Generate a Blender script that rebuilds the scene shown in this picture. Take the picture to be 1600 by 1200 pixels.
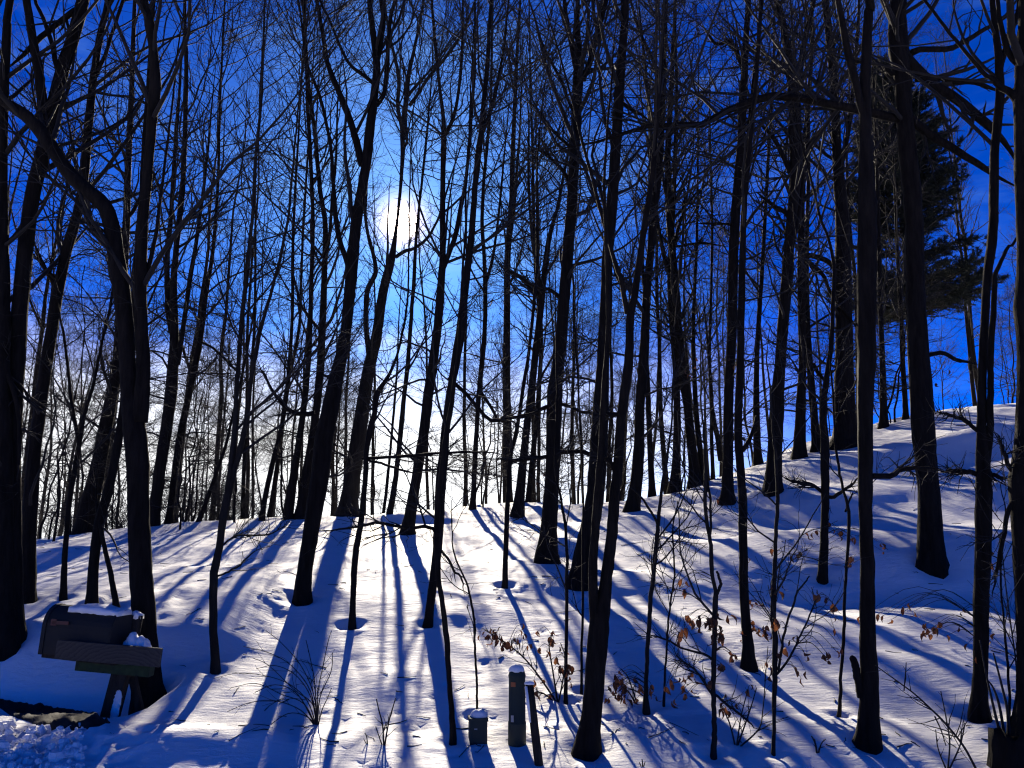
import bpy, math, random
import numpy as np
from mathutils import Vector, Matrix

# ------------------------------------------------------------------ camera, sky, sun, exposure
for o in list(bpy.data.objects): bpy.data.objects.remove(o)
SC = bpy.context.scene
COL = SC.collection
R = math.radians
CAMZ, PITCH, F, W0, H0 = 1.6, R(10.0), 1331.0, 1600.0, 1200.0
cam = bpy.data.cameras.new('camera'); camo = bpy.data.objects.new('camera', cam); COL.objects.link(camo)
cam.sensor_fit = 'HORIZONTAL'; cam.sensor_width = 36.0; cam.lens = 36.0 * F / W0
cam.clip_start = 0.05; cam.clip_end = 6000
camo.location = (0, 0, CAMZ); camo.rotation_euler = (R(90) + PITCH, 0, 0)
SC.camera = camo

def ray(u, v):
    a, b = (u - 800) / F, (600 - v) / F
    cp, sp = math.cos(PITCH), math.sin(PITCH)
    return np.array([a, cp - b * sp, sp + b * cp])
def at(u, v, Y):
    d = ray(u, v)
    return np.array([0, 0, CAMZ]) + d * (Y / d[1])
def proj(P):
    P = np.asarray(P, float); x, y, z = P[..., 0], P[..., 1], P[..., 2] - CAMZ
    cp, sp = math.cos(PITCH), math.sin(PITCH)
    w = y * cp + z * sp; b = -y * sp + z * cp
    return 800 + F * x / w, 600 - F * b / w, w

sd = ray(628, 349); sd /= np.linalg.norm(sd)
SUN_EL = math.asin(sd[2]); SUN_AZ = math.atan2(sd[0], sd[1])
sl = bpy.data.lights.new('sun', 'SUN'); slo = bpy.data.objects.new('sun', sl); COL.objects.link(slo)
sl.energy = 5.0; sl.angle = R(0.5); sl.color = (1.0, 0.885, 0.70)
slo.rotation_euler = Vector((sd[0], sd[1], sd[2])).to_track_quat('Z', 'Y').to_euler()

world = bpy.data.worlds.new('World'); SC.world = world; world.use_nodes = True
def build_world():
    nt = world.node_tree; N = nt.nodes; L = nt.links; N.clear()
    out = N.new('ShaderNodeOutputWorld'); bg = N.new('ShaderNodeBackground'); bg.inputs[1].default_value = 0.05
    L.new(bg.outputs[0], out.inputs[0])
    sky = N.new('ShaderNodeTexSky'); sky.sky_type = 'NISHITA'; sky.sun_disc = False
    sky.sun_elevation = SUN_EL; sky.sun_rotation = SUN_AZ
    sky.altitude = 800; sky.air_density = 0.42; sky.dust_density = 0.3; sky.ozone_density = 3.0
    def math_(op, a, b=None, c=None, clamp=False):
        n = N.new('ShaderNodeMath'); n.operation = op; n.use_clamp = clamp
        for i, x in enumerate((a, b, c)):
            if x is None: continue
            if isinstance(x, (int, float)): n.inputs[i].default_value = x
            else: L.new(x, n.inputs[i])
        return n.outputs[0]
    def mixc(mode, f, a, b):
        n = N.new('ShaderNodeMix'); n.data_type = 'RGBA'; n.blend_type = mode
        for s, x in ((0, f), (6, a), (7, b)):
            if isinstance(x, (int, float)): n.inputs[s].default_value = x
            elif isinstance(x, tuple): n.inputs[s].default_value = x
            else: L.new(x, n.inputs[s])
        return n.outputs[2]
    def smooth(x, lo, hi):
        n = N.new('ShaderNodeMapRange'); n.interpolation_type = 'SMOOTHSTEP'
        L.new(x, n.inputs[0]); n.inputs[1].default_value = lo; n.inputs[2].default_value = hi
        return n.outputs[0]
    tc = N.new('ShaderNodeTexCoord'); sep = N.new('ShaderNodeSeparateXYZ'); L.new(tc.outputs['Generated'], sep.inputs[0])
    dot = N.new('ShaderNodeVectorMath'); dot.operation = 'DOT_PRODUCT'
    L.new(tc.outputs['Generated'], dot.inputs[0]); dot.inputs[1].default_value = tuple(sd)
    ca = dot.outputs['Value']
    # deep winter blue: the clear sky, more saturated
    hs = N.new('ShaderNodeHueSaturation'); hs.inputs['Hue'].default_value = 0.512; hs.inputs['Saturation'].default_value = SKY['sat']; hs.inputs['Value'].default_value = SKY['val']
    L.new(sky.outputs[0], hs.inputs['Color'])
    tint = mixc('MULTIPLY', 1.0, hs.outputs[0], SKY['tint'])
    # thin high cirrus streaks
    mp = N.new('ShaderNodeMapping'); mp.inputs['Scale'].default_value = (1.6, 1.6, 7.0); mp.inputs['Rotation'].default_value = (0.1, 0.35, 0)
    L.new(tc.outputs['Generated'], mp.inputs[0])
    nz = N.new('ShaderNodeTexNoise'); nz.inputs['Scale'].default_value = 3.2; nz.inputs['Detail'].default_value = 9; nz.inputs['Roughness'].default_value = 0.62; nz.inputs['Distortion'].default_value = 0.6
    L.new(mp.outputs[0], nz.inputs['Vector'])
    cir = smooth(nz.outputs[0], 0.42, 0.75)
    # bank of bright low cloud along the horizon, brightest under the sun
    nz2 = N.new('ShaderNodeTexNoise'); nz2.inputs['Scale'].default_value = 5.0; nz2.inputs['Detail'].default_value = 6; nz2.inputs['Roughness'].default_value = 0.55
    mp2 = N.new('ShaderNodeMapping'); mp2.inputs['Scale'].default_value = (1, 1, 4.5); L.new(tc.outputs['Generated'], mp2.inputs[0]); L.new(mp2.outputs[0], nz2.inputs['Vector'])
    el = math_('ADD', sep.outputs[2], math_('MULTIPLY', math_('SUBTRACT', nz2.outputs[0], 0.5), 0.13))
    low = math_('SUBTRACT', 1.0, smooth(el, SKY['bank0'], SKY['bank1']))
    hz = N.new('ShaderNodeCombineXYZ'); L.new(sep.outputs[0], hz.inputs[0]); L.new(sep.outputs[1], hz.inputs[1])
    nh = N.new('ShaderNodeVectorMath'); nh.operation = 'NORMALIZE'; L.new(hz.outputs[0], nh.inputs[0])
    dh = N.new('ShaderNodeVectorMath'); dh.operation = 'DOT_PRODUCT'; L.new(nh.outputs[0], dh.inputs[0])
    baz = SUN_AZ - R(SKY['bankaz']); dh.inputs[1].default_value = (math.sin(baz), math.cos(baz), 0)
    azf = smooth(dh.outputs['Value'], math.cos(R(SKY['bank_far'])), math.cos(R(SKY['bank_near'])))
    bank = math_('MULTIPLY', low, azf)
    fwd = math_('POWER', math_('MAXIMUM', ca, 0.0), 6.0)
    cirf = math_('MULTIPLY', cir, math_('MULTIPLY_ADD', fwd, SKY['cir'], 0.04))
    c1 = mixc('MIX', math_('MINIMUM', cirf, 1.0), tint, SKY['circol'])
    c2 = mixc('MIX', bank, c1, SKY['bankcol'])
    # the sun's glare in the sky itself
    aur = math_('POWER', math_('MAXIMUM', ca, 0.0), 3600.0); wide = math_('POWER', math_('MAXIMUM', ca, 0.0), 90.0)
    core = smooth(ca, math.cos(R(1.2)), math.cos(R(0.75)))
    g0 = mixc('ADD', wide, c2, SKY['wide']); g1 = mixc('ADD', aur, g0, SKY['aur'])
    g2 = mixc('ADD', core, g1, SKY['core'])
    L.new(g2, bg.inputs[0])
SKY = dict(sat=1.5, val=1.08, tint=(0.20, 0.72, 1.24, 1), bank0=0.08, bank1=0.255, bankaz=12.0, bank_far=42.0, bank_near=14.0,
           cir=0.3, circol=(2.2, 4.6, 9.0, 1), bankcol=(13.0, 13.1, 13.3, 1), wide=(1.3, 2.0, 2.5, 1), aur=(20, 13.5, 9.5, 1), core=(90, 75, 60, 1))
build_world()
vs = SC.view_settings; vs.view_transform = 'Standard'; vs.look = 'None'; vs.gamma = 1.0; vs.use_curve_mapping = False
vs.exposure = 1.35
SC.cycles.use_adaptive_sampling = True; SC.cycles.adaptive_threshold = 0.015
SC.cycles.max_bounces = 4; SC.cycles.diffuse_bounces = 2; SC.cycles.glossy_bounces = 2; SC.cycles.transmission_bounces = 3
SC.cycles.transparent_max_bounces = 6; SC.cycles.caustics_reflective = False; SC.cycles.caustics_refractive = False
SC.cycles.use_denoising = True; SC.cycles.denoising_input_passes = 'RGB_ALBEDO_NORMAL'; SC.cycles.denoising_prefilter = 'ACCURATE'
SC.cycles.pixel_filter_type = 'BLACKMAN_HARRIS'; SC.cycles.filter_width = 1.2

# ------------------------------------------------------------------ helpers
rng = np.random.default_rng(7); random.seed(7)

def tag(o, label=None, cat=None, group=None, kind=None):
    if label: o['label'] = label
    if cat: o['category'] = cat
    if group: o['group'] = group
    if kind: o['kind'] = kind
    return o
def empty(name, loc, label=None, cat=None, group=None):
    o = bpy.data.objects.new(name, None); COL.objects.link(o); o.location = tuple(float(c) for c in loc); o.empty_display_size = 0.2
    return tag(o, label, cat, group)
def mesh_np(name, V, faces, smooth=True):
    """faces: list of int arrays (n,k)"""
    me = bpy.data.meshes.new(name)
    faces = [np.asarray(f, np.int32) for f in faces if len(f)]
    me.vertices.add(len(V)); me.vertices.foreach_set('co', np.asarray(V, np.float32).ravel())
    nl = sum(f.size for f in faces); npoly = sum(len(f) for f in faces)
    me.loops.add(nl); me.loops.foreach_set('vertex_index', np.concatenate([f.ravel() for f in faces]))
    me.polygons.add(npoly)
    tot = np.concatenate([np.full(len(f), f.shape[1], np.int32) for f in faces])
    me.polygons.foreach_set('loop_start', np.concatenate([[0], np.cumsum(tot)[:-1]]).astype(np.int32))
    me.polygons.foreach_set('loop_total', tot)
    me.polygons.foreach_set('use_smooth', np.full(npoly, smooth))
    me.update(calc_edges=True)
    return me
def link(name, me, mat=None, parent=None, loc=None):
    o = bpy.data.objects.new(name, me); COL.objects.link(o)
    if mat is not None and len(me.materials) == 0: me.materials.append(mat)
    if parent is not None: o.parent = parent
    if loc is not None: o.location = tuple(float(c) for c in loc)
    return o
def norm(v): return v / np.maximum(np.linalg.norm(v, axis=-1, keepdims=True), 1e-9)
def tubes(P, Rr, k, cap=False):
    """P (B,N,3), Rr (B,N) -> verts, quads"""
    B, N, _ = P.shape
    T = np.gradient(P, axis=1); T = norm(T)
    m = norm(P[:, -1] - P[:, 0])
    ref = np.where(np.abs(m[:, 2:3]) > 0.8, np.array([[1.0, 0, 0]]), np.array([[0, 0, 1.0]]))[:, None, :]
    n1 = norm(np.cross(T, np.broadcast_to(ref, T.shape))); n2 = np.cross(T, n1)
    a = np.arange(k) * 2 * np.pi / k
    V = P[:, :, None, :] + Rr[:, :, None, None] * (np.cos(a)[None, None, :, None] * n1[:, :, None, :] + np.sin(a)[None, None, :, None] * n2[:, :, None, :])
    idx = np.arange(B * N * k).reshape(B, N, k)
    q = np.stack([idx[:, :-1, :], np.roll(idx, -1, 2)[:, :-1, :], np.roll(idx, -1, 2)[:, 1:, :], idx[:, 1:, :]], -1).reshape(-1, 4)
    fs = [q]
    if cap: fs.append(idx[:, -1, :].reshape(-1, k)); fs.append(idx[:, 0, ::-1].reshape(-1, k))
    return V.reshape(-1, 3), fs
class MB:
    """collects verts and faces of one part"""
    def __init__(s): s.V = []; s.F = []; s.n = 0
    def add(s, V, fs):
        s.V.append(np.asarray(V, float)); s.F += [np.asarray(f) + s.n for f in fs]; s.n += len(V); return s
    def tube(s, pts, rad, k=8, cap=True):
        pts = np.asarray(pts, float); rad = np.broadcast_to(np.asarray(rad, float), (len(pts),))
        return s.add(*tubes(pts[None], rad[None], k, cap))
    def prism(s, outline, depth, M=None, bevel=0.0):
        """outline (n,2) in XZ, extruded along Y by depth (centred), corners softened by an inset ring"""
        o = np.asarray(outline, float); n = len(o); c = o.mean(0)
        rings = [(-depth / 2, 1), (depth / 2, 1)] if bevel <= 0 else [(-depth / 2, 1 - bevel), (-depth / 2 + bevel * .3 * np.ptp(o[:, 1]), 1), (depth / 2 - bevel * .3 * np.ptp(o[:, 1]), 1), (depth / 2, 1 - bevel)]
        V = []
        for y, sc in rings:
            p = c + (o - c) * sc; V.append(np.stack([p[:, 0], np.full(n, y), p[:, 1]], 1))
        V = np.concatenate(V); idx = np.arange(len(V)).reshape(-1, n); nx = np.roll(idx, -1, 1)
        q = np.stack([idx[:-1], nx[:-1], nx[1:], idx[1:]], -1).reshape(-1, 4)
        if M is not None: V = (np.asarray(M)[:3, :3] @ V.T).T + np.asarray(M)[:3, 3]
        return s.add(V, [q, idx[-1:][:, ::1], idx[:1][:, ::-1]])
    def box(s, size, M=None, bevel=0.06):
        x, z = size[0] / 2, size[2] / 2; b = bevel * min(x, z)
        return s.prism([(-x + b, -z), (x - b, -z), (x, -z + b), (x, z - b), (x - b, z), (-x + b, z), (-x, z - b), (-x, -z + b)], size[1], M, 0.02)
    def dome(s, c, rx, ry, rz, seed=0, rough=0.12, nu=18, nv=7, flat=0.0):
        r = np.random.default_rng(seed); ph = np.linspace(0, np.pi / 2, nv)[::-1]; th = np.arange(nu) * 2 * np.pi / nu
        w = 1 + rough * np.interp(np.arange(nu + 1), np.arange(nu + 1), np.r_[(x := r.normal(size=nu)), x[0]])[:nu] * .5
        V = [[c[0] + rx * math.sin(p) ** .7 * math.cos(t) * w[i], c[1] + ry * math.sin(p) ** .7 * math.sin(t) * w[i], c[2] + rz * math.cos(p) * (1 + rough * .4 * r.normal())] for p in ph[:-1] for i, t in enumerate(th)]
        V.append([c[0], c[1], c[2] + rz]); V.append([c[0], c[1], c[2]])
        idx = np.arange((nv - 1) * nu).reshape(nv - 1, nu); nx = np.roll(idx, -1, 1)
        q = np.stack([idx[:-1], nx[:-1], nx[1:], idx[1:]], -1).reshape(-1, 4); top = (nv - 1) * nu
        t1 = np.stack([idx[-1], nx[-1], np.full(nu, top)], -1); t0 = np.stack([nx[0], idx[0], np.full(nu, top + 1)], -1)
        return s.add(V, [q, t1, t0])
    def build(s, name, mat, parent=None, smooth=True, loc=None):
        return link(name, mesh_np(name, np.concatenate(s.V), s.F, smooth), mat, parent, loc)

def hash2(ix, iy, seed):
    h = (ix.astype(np.int64) * 374761393 + iy.astype(np.int64) * 668265263 + seed * 974634777) & 0xffffffff
    h = ((h ^ (h >> 13)) * 1274126177) & 0xffffffff
    return ((h ^ (h >> 16)) & 0xffffff) / float(0xffffff)
def vnoise(x, y, seed=0):
    ix, iy = np.floor(x), np.floor(y); fx, fy = x - ix, y - iy
    fx = fx * fx * fx * (fx * (fx * 6 - 15) + 10); fy = fy * fy * fy * (fy * (fy * 6 - 15) + 10)
    a, b, c, d = hash2(ix, iy, seed), hash2(ix + 1, iy, seed), hash2(ix, iy + 1, seed), hash2(ix + 1, iy + 1, seed)
    return (a * (1 - fx) + b * fx) * (1 - fy) + (c * (1 - fx) + d * fx) * fy - 0.5
def fbm(x, y, oct=4, seed=0, rough=0.5):
    t = 0; am = 1.0
    for i in range(oct):
        t = t + am * vnoise(x * 2 ** i + 17.3 * i, y * 2 ** i - 9.1 * i, seed + i); am *= rough
    return t
def sstep(x, a, b):
    t = np.clip((x - a) / (b - a), 0, 1); return t * t * (3 - 2 * t)

# ------------------------------------------------------------------ materials
def material(name, build):
    m = bpy.data.materials.new(name); m.use_nodes = True; nt = m.node_tree
    b = nt.nodes['Principled BSDF']; build(nt, nt.nodes, nt.links, b); return m
def ramp(N, L, src, stops):
    n = N.new('ShaderNodeValToRGB'); cr = n.color_ramp
    while len(cr.elements) < len(stops): cr.elements.new(0.5)
    for e, (p, c) in zip(cr.elements, stops): e.position = p; e.color = (*c, 1)
    L.new(src, n.inputs[0]); return n.outputs[0]
def noise(N, L, vec, scale, detail=5, rough=0.55, mapscale=None):
    if mapscale:
        mp = N.new('ShaderNodeMapping'); mp.inputs['Scale'].default_value = mapscale; L.new(vec, mp.inputs[0]); vec = mp.outputs[0]
    n = N.new('ShaderNodeTexNoise'); n.inputs['Scale'].default_value = scale; n.inputs['Detail'].default_value = detail; n.inputs['Roughness'].default_value = rough
    L.new(vec, n.inputs['Vector']); return n.outputs[0]
def bump(N, L, h, strength, dist, b, prev=None):
    n = N.new('ShaderNodeBump'); n.inputs['Strength'].default_value = strength; n.inputs['Distance'].default_value = dist
    L.new(h, n.inputs['Height'])
    if prev: L.new(prev, n.inputs['Normal'])
    if b: L.new(n.outputs[0], b.inputs['Normal'])
    return n.outputs[0]
def m_snow(nt, N, L, b):
    g = N.new('ShaderNodeNewGeometry').outputs['Position']
    n1 = noise(N, L, g, 3.0, 6, 0.6, (1.0, 1.0, 1.0)); n2 = noise(N, L, g, 90.0, 4, 0.7); n3 = noise(N, L, g, 14.0, 5, 0.6, (0.5, 1.6, 1))
    L.new(ramp(N, L, n1, [(0.3, (0.80, 0.805, 0.82)), (0.7, (0.86, 0.86, 0.865))]), b.inputs['Base Color'])
    b.inputs['Roughness'].default_value = 0.75; b.inputs['Specular IOR Level'].default_value = 0.25
    p = bump(N, L, n3, 0.5, 0.02, None); bump(N, L, n2, 0.34, 0.006, b, p)
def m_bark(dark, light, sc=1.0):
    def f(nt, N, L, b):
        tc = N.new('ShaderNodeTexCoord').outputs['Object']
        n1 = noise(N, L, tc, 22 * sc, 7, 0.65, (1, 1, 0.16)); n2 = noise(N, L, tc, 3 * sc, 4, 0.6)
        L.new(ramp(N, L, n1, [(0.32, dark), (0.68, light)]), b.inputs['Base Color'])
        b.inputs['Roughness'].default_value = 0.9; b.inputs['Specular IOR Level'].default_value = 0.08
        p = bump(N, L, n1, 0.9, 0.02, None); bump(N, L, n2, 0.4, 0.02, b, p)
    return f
def m_flat(c, rough=0.7, var=0.25, sc=30, metal=0.0, bmp=0.2):
    def f(nt, N, L, b):
        tc = N.new('ShaderNodeTexCoord').outputs['Object']; n1 = noise(N, L, tc, sc, 6, 0.6)
        L.new(ramp(N, L, n1, [(0.3, tuple(x * (1 - var) for x in c)), (0.7, tuple(min(1, x * (1 + var)) for x in c))]), b.inputs['Base Color'])
        b.inputs['Roughness'].default_value = rough; b.inputs['Metallic'].default_value = metal
        bump(N, L, n1, bmp, 0.004, b)
    return f
def m_leaf(nt, N, L, b):
    tc = N.new('ShaderNodeTexCoord').outputs['Object']; oi = N.new('ShaderNodeObjectInfo').outputs['Random']
    n1 = noise(N, L, tc, 40, 4); ad = N.new('ShaderNodeMath'); ad.operation = 'MULTIPLY_ADD'; L.new(oi, ad.inputs[0]); ad.inputs[1].default_value = 0.6; L.new(n1, ad.inputs[2])
    c = ramp(N, L, ad.outputs[0], [(0.35, (0.03, 0.012, 0.006)), (0.75, (0.09, 0.030, 0.011)), (1.0, (0.24, 0.085, 0.026))])
    L.new(c, b.inputs['Base Color']); b.inputs['Roughness'].default_value = 0.7
    tr = N.new('ShaderNodeBsdfTranslucent'); L.new(c, tr.inputs['Color']); mx = N.new('ShaderNodeMixShader'); mx.inputs[0].default_value = 0.35
    out = [n for n in N if n.type == 'OUTPUT_MATERIAL'][0]; L.new(b.outputs[0], mx.inputs[1]); L.new(tr.outputs[0], mx.inputs[2]); L.new(mx.outputs[0], out.inputs[0])
def m_wood(nt, N, L, b):
    tc = N.new('ShaderNodeTexCoord').outputs['Object']
    mp = N.new('ShaderNodeMapping'); mp.inputs['Scale'].default_value = (3.0, 1, 5.0); mp.inputs['Location'].default_value = (-.35, 0, .9); L.new(tc, mp.inputs[0])
    w = N.new('ShaderNodeTexWave'); w.wave_type = 'RINGS'; w.rings_direction = 'Y'; w.wave_profile = 'SAW'; w.inputs['Scale'].default_value = 2.4; w.inputs['Distortion'].default_value = 7.0; w.inputs['Detail'].default_value = 4; w.inputs['Detail Scale'].default_value = 1.3; w.inputs['Detail Roughness'].default_value = 0.6
    L.new(mp.outputs[0], w.inputs['Vector'])
    L.new(ramp(N, L, w.outputs['Fac'], [(0.0, (0.026, 0.023, 0.020)), (0.7, (0.042, 0.036, 0.032)), (1.0, (0.013, 0.011, 0.010))]), b.inputs['Base Color'])
    b.inputs['Roughness'].default_value = 0.8; bump(N, L, w.outputs['Fac'], 0.3, 0.004, b)
M = {}
M['snow'] = material('snow', m_snow)
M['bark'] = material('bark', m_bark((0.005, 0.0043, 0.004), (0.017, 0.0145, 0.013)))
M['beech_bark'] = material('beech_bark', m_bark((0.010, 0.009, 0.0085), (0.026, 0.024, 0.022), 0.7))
M['twig'] = material('twig', m_flat((0.009, 0.0075, 0.007), 0.95, 0.3, 20))
M['needle'] = material('needle', m_flat((0.006, 0.011, 0.0055), 0.9, 0.4, 6))
M['leaf'] = material('leaf', m_leaf)
M['wood'] = material('wood', m_wood)
M['post_wood'] = material('post_wood', m_bark((0.016, 0.013, 0.011), (0.045, 0.038, 0.032), 0.8))
M['box_metal'] = material('box_metal', m_flat((0.005, 0.005, 0.0055), 0.8, 0.2, 25))
M['red'] = material('red', m_flat((0.06, 0.004, 0.0035), 0.5, 0.15, 30))
M['moss_green'] = material('moss_green', m_flat((0.014, 0.030, 0.010), 0.9, 0.5, 18))
M['ped_green'] = material('ped_green', m_flat((0.010, 0.020, 0.015), 0.7, 0.12, 12))
M['orange'] = material('orange', m_flat((0.32, 0.085, 0.02), 0.6, 0.1, 40))
M['label_white'] = material('label_white', m_flat((0.32, 0.32, 0.31), 0.6, 0.05, 40))
M['ditch_dark'] = material('ditch_dark', m_flat((0.010, 0.009, 0.008), 0.95, 0.5, 9, 0, 0.8))  # near-black mottled colour of the sheet in the ditch

# ------------------------------------------------------------------ terrain
UC = [-300, 0, 100, 200, 300, 400, 500, 600, 700, 800, 900, 1000, 1100, 1200, 1300, 1400, 1500, 1600, 1800, 2100]
VC = [856, 850, 838, 828, 818, 815, 812, 805, 797, 790, 785, 775, 752, 722, 695, 660, 645, 632, 615, 600]
_s = np.array([ray(u, v)[0] / ray(u, v)[1] for u, v in zip(UC, VC)]); _e = np.array([ray(u, v)[2] / ray(u, v)[1] for u, v in zip(UC, VC)])
YCT = np.interp(UC, [-300, 0, 500, 900, 1300, 1600, 2100], [17, 18, 20, 21.5, 24, 26, 27])
XCT = _s * YCT; ZCT = CAMZ + YCT * _e; Y0 = 6.0
def macro(x, y):
    yc = np.interp(x, XCT, YCT); zc = np.interp(x, XCT, ZCT)
    t = (y - Y0) / (yc - Y0); tt = np.clip(t, 0, 1)
    g = 1 - (1 - tt) ** 1.4
    g = np.where(t < 0.06, 0.0 + sstep(t, -0.04, 0.06) * (1 - (1 - 0.06) ** 1.4) , g)
    over = np.maximum(y - yc, 0)
    return zc * g - np.minimum(0.012 * over ** 1.6, 0.10 * over)
for _ in range(10):
    Ys = np.linspace(8, 60, 500); el = np.array([np.max((macro(s * Ys, Ys) - CAMZ) / Ys) for s in _s])
    ZCT = ZCT + (_e - el) * YCT * 0.8
_k = np.array([.25, .5, .25]); ZCT = np.convolve(np.r_[ZCT[0], ZCT, ZCT[-1]], _k, 'valid') * .5 + ZCT * .5
WELLS = []      # (x, y, radius, depth, rim) hollows melted round the trunks
def terrain(x, y, fine=True):
    x = np.asarray(x, float); y = np.asarray(y, float)
    z = macro(x, y)
    near = 1 - sstep(np.hypot(x, y), 60, 200)
    z = z + near * ((0.22 + .16 * sstep(x, 1.5, 5)) * fbm(x * .23, y * .3, 3, 3) * sstep(y, 6.5, 11) + .11 * sstep(x, 1.0, 4) * np.sin(y * 1.5 + .5 * x + 1.2 * fbm(x * .4, y * .4, 2, 61)) * sstep(y, 8, 10) * (1 - sstep(y, 18, 22)) + 0.05 * fbm(x * .8 + .35 * y, y * .9, 3, 11))
    # bank and ditch behind the mailbox
    m = 1 - sstep(x, -3.05, -2.35)
    z = z + m * (0.20 * sstep(y, 8.0, 8.75) - 0.20 * sstep(y, 9.2, 13) - 0.33 * np.exp(-((y - 7.62 + 0.16 * (x + 4)) / 0.34) ** 2) * (1 - sstep(x, -3.35, -2.75)))
    # heap round the mailbox post and the ploughed ridge by the road
    z = z + 0.05 * np.exp(-((x + 3.15) / .45) ** 2 - ((y - 6.85) / .26) ** 2) + 0.10 * np.exp(-((x + 2.2) / .8) ** 2 - ((y - 6.4) / .3) ** 2)
    # snow ledge below the two ridge trees
    z = z + 0.16 * np.exp(-((x + 1.9) / .9) ** 2) * sstep(y, 16.6, 17.1) * (1 - sstep(y, 17.4, 20))
    z = z + 0.12 * np.exp(-((x - .75) / .5) ** 2 - ((y - 13.4) / .45) ** 2)
    wob = (1 + .6 * fbm(x * 6, y * 6, 2, 71)) if x.size >= 4000 else 1.0
    for (wx, wy, wr, wd, rim) in WELLS:
        r2 = (x - wx) ** 2 + (y - wy) ** 2
        if r2.size < 4000 and r2.min() > 25 * wr * wr: continue
        if r2.size >= 4000: r2 = r2 * wob
        z = z - wd * np.exp(-r2 / wr ** 2) + rim * np.exp(-((np.sqrt(r2) - 1.9 * wr) / (.7 * wr)) ** 2)
    if fine:
        z = z + near * (0.020 * fbm(x * 2.6 + y, y * 1.6, 3, 21) + 0.008 * fbm(x * 9, y * 7, 3, 31))
        # ploughed lumps near the road on the far left, crumbs and tracks along the front
        lump = (1 - sstep(x, -3.0, -2.3)) * (1 - sstep(y, 6.5, 6.85))
        cell = np.abs(fbm(x * 7, y * 7, 3, 41)) ; z = z + lump * (0.17 * (0.35 - cell))
        pk = vnoise(x * 13, y * 10, 55); band = (1 - sstep(y, 6.9, 7.25)) * sstep(y, 5.4, 6.2) * sstep(vnoise(x * .9, y * .9, 77), -0.15, .1)
        z = z - 0.018 * band * sstep(pk, .25, .42)
        st = vnoise(x * 9, y * 3.2, 91) * sstep(x, -5.2, -4.2) * (1 - sstep(x, -3.6, -2.2)) * sstep(y, 8.6, 9) * (1 - sstep(y, 9.6, 10.6)); z = z + .07 * st
        for (tx, ty) in TRACKS: z = z - 0.026 * np.exp(-((x - tx) / .028) ** 2 - ((y - ty) / .05) ** 2)
    return z
TRACKS = [(-.85 + .16 * i + (.05 if i % 2 else -.05), 7.15 + .26 * i) for i in range(9)] + [(.15 + .2 * i, 6.55 + .12 * i + (.06 if i % 2 else -.06)) for i in range(8)]
def ground_hit(u, v):
    d = ray(u, v); d = d / d[1]; Ys = np.arange(4, 40, .15)
    for _ in range(2):
        f = CAMZ + Ys * d[2] - terrain(Ys * d[0], Ys, False)
        k = int(np.argmax(f <= 0)) if (f <= 0).any() else int(np.argmin(f / Ys))
        if k == 0: break
        Ys = np.linspace(Ys[k - 1], Ys[k], 12)
    Yh = Ys[min(k, len(Ys) - 1)]
    return np.array([Yh * d[0], Yh, float(terrain(Yh * d[0], Yh, False))])
def spread(a, b, step, far, growth=1.18):
    core = list(np.arange(a, b, step)); lo = []; hi = []; s = step; p = a
    while p > -far: s *= growth; p -= s; lo.append(p)
    s = step; p = core[-1]
    while p < far: s *= growth; p += s; hi.append(p)
    return np.array(lo[::-1] + core + hi)
def build_ground():
    xs = spread(-9.5, 13.0, 0.05, 3000); ys1 = np.arange(5.4, 12, 0.035); ys2 = np.arange(12, 30, 0.09)
    ys = np.concatenate([spread(4.0, 5.4, .1, 3000)[:0], ys1, ys2]); lo = []; s = .05; p = 5.4
    while p > -3000: s *= 1.2; p -= s; lo.append(p)
    hi = []; s = .1; p = ys[-1]
    while p < 3000: s *= 1.18; p += s; hi.append(p)
    ys = np.concatenate([lo[::-1], ys, hi])
    X, Y = np.meshgrid(xs, ys); Z = terrain(X, Y)
    V = np.stack([X, Y, Z], -1).reshape(-1, 3); nx, ny = len(xs), len(ys); i = np.arange(nx * ny).reshape(ny, nx)
    q = np.stack([i[:-1, :-1], i[:-1, 1:], i[1:, 1:], i[1:, :-1]], -1).reshape(-1, 4)
    o = link('snow_ground', mesh_np('snow_ground', V, [q]), M['snow']); tag(o, 'snow covered slope rising to a wooded ridge', None, None, 'structure')
# ------------------------------------------------------------------ trees
def catmull(P, n):
    """P (m,k) -> smooth curve of about n points per span"""
    P = np.asarray(P, float); Q = np.vstack([2 * P[0] - P[1], P, 2 * P[-1] - P[-2]]); out = []
    for i in range(1, len(Q) - 2):
        t = np.linspace(0, 1, n, endpoint=False)[:, None]; a, b, c, d = Q[i - 1], Q[i], Q[i + 1], Q[i + 2]
        out.append(.5 * ((2 * b) + (-a + c) * t + (2 * a - 5 * b + 4 * c - d) * t ** 2 + (-a + 3 * b - 3 * c + d) * t ** 3))
    return np.vstack(out + [P[-1:]])
def resample(P, n):
    s = np.r_[0, np.cumsum(np.linalg.norm(np.diff(P[:, :3], axis=0), axis=1))]; t = np.linspace(0, s[-1], n)
    return np.stack([np.interp(t, s, P[:, k]) for k in range(P.shape[1])], 1)
def grow(S, D, Ln, r0, r1, n, wig, up, r):
    B = len(S); P = np.empty((B, n, 3)); P[:, 0] = S; d = norm(D); st = (Ln / (n - 1))[:, None]; p = S.copy()
    for i in range(1, n):
        d = norm(d + wig * r.normal(size=(B, 3)) + np.array([0, 0, 1.0]) * np.reshape(up, (-1, 1)))
        p = p + d * st; P[:, i] = p
    tt = np.linspace(0, 1, n)[None]
    return P, r0[:, None] * (1 - tt) + r1[:, None] * tt
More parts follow.
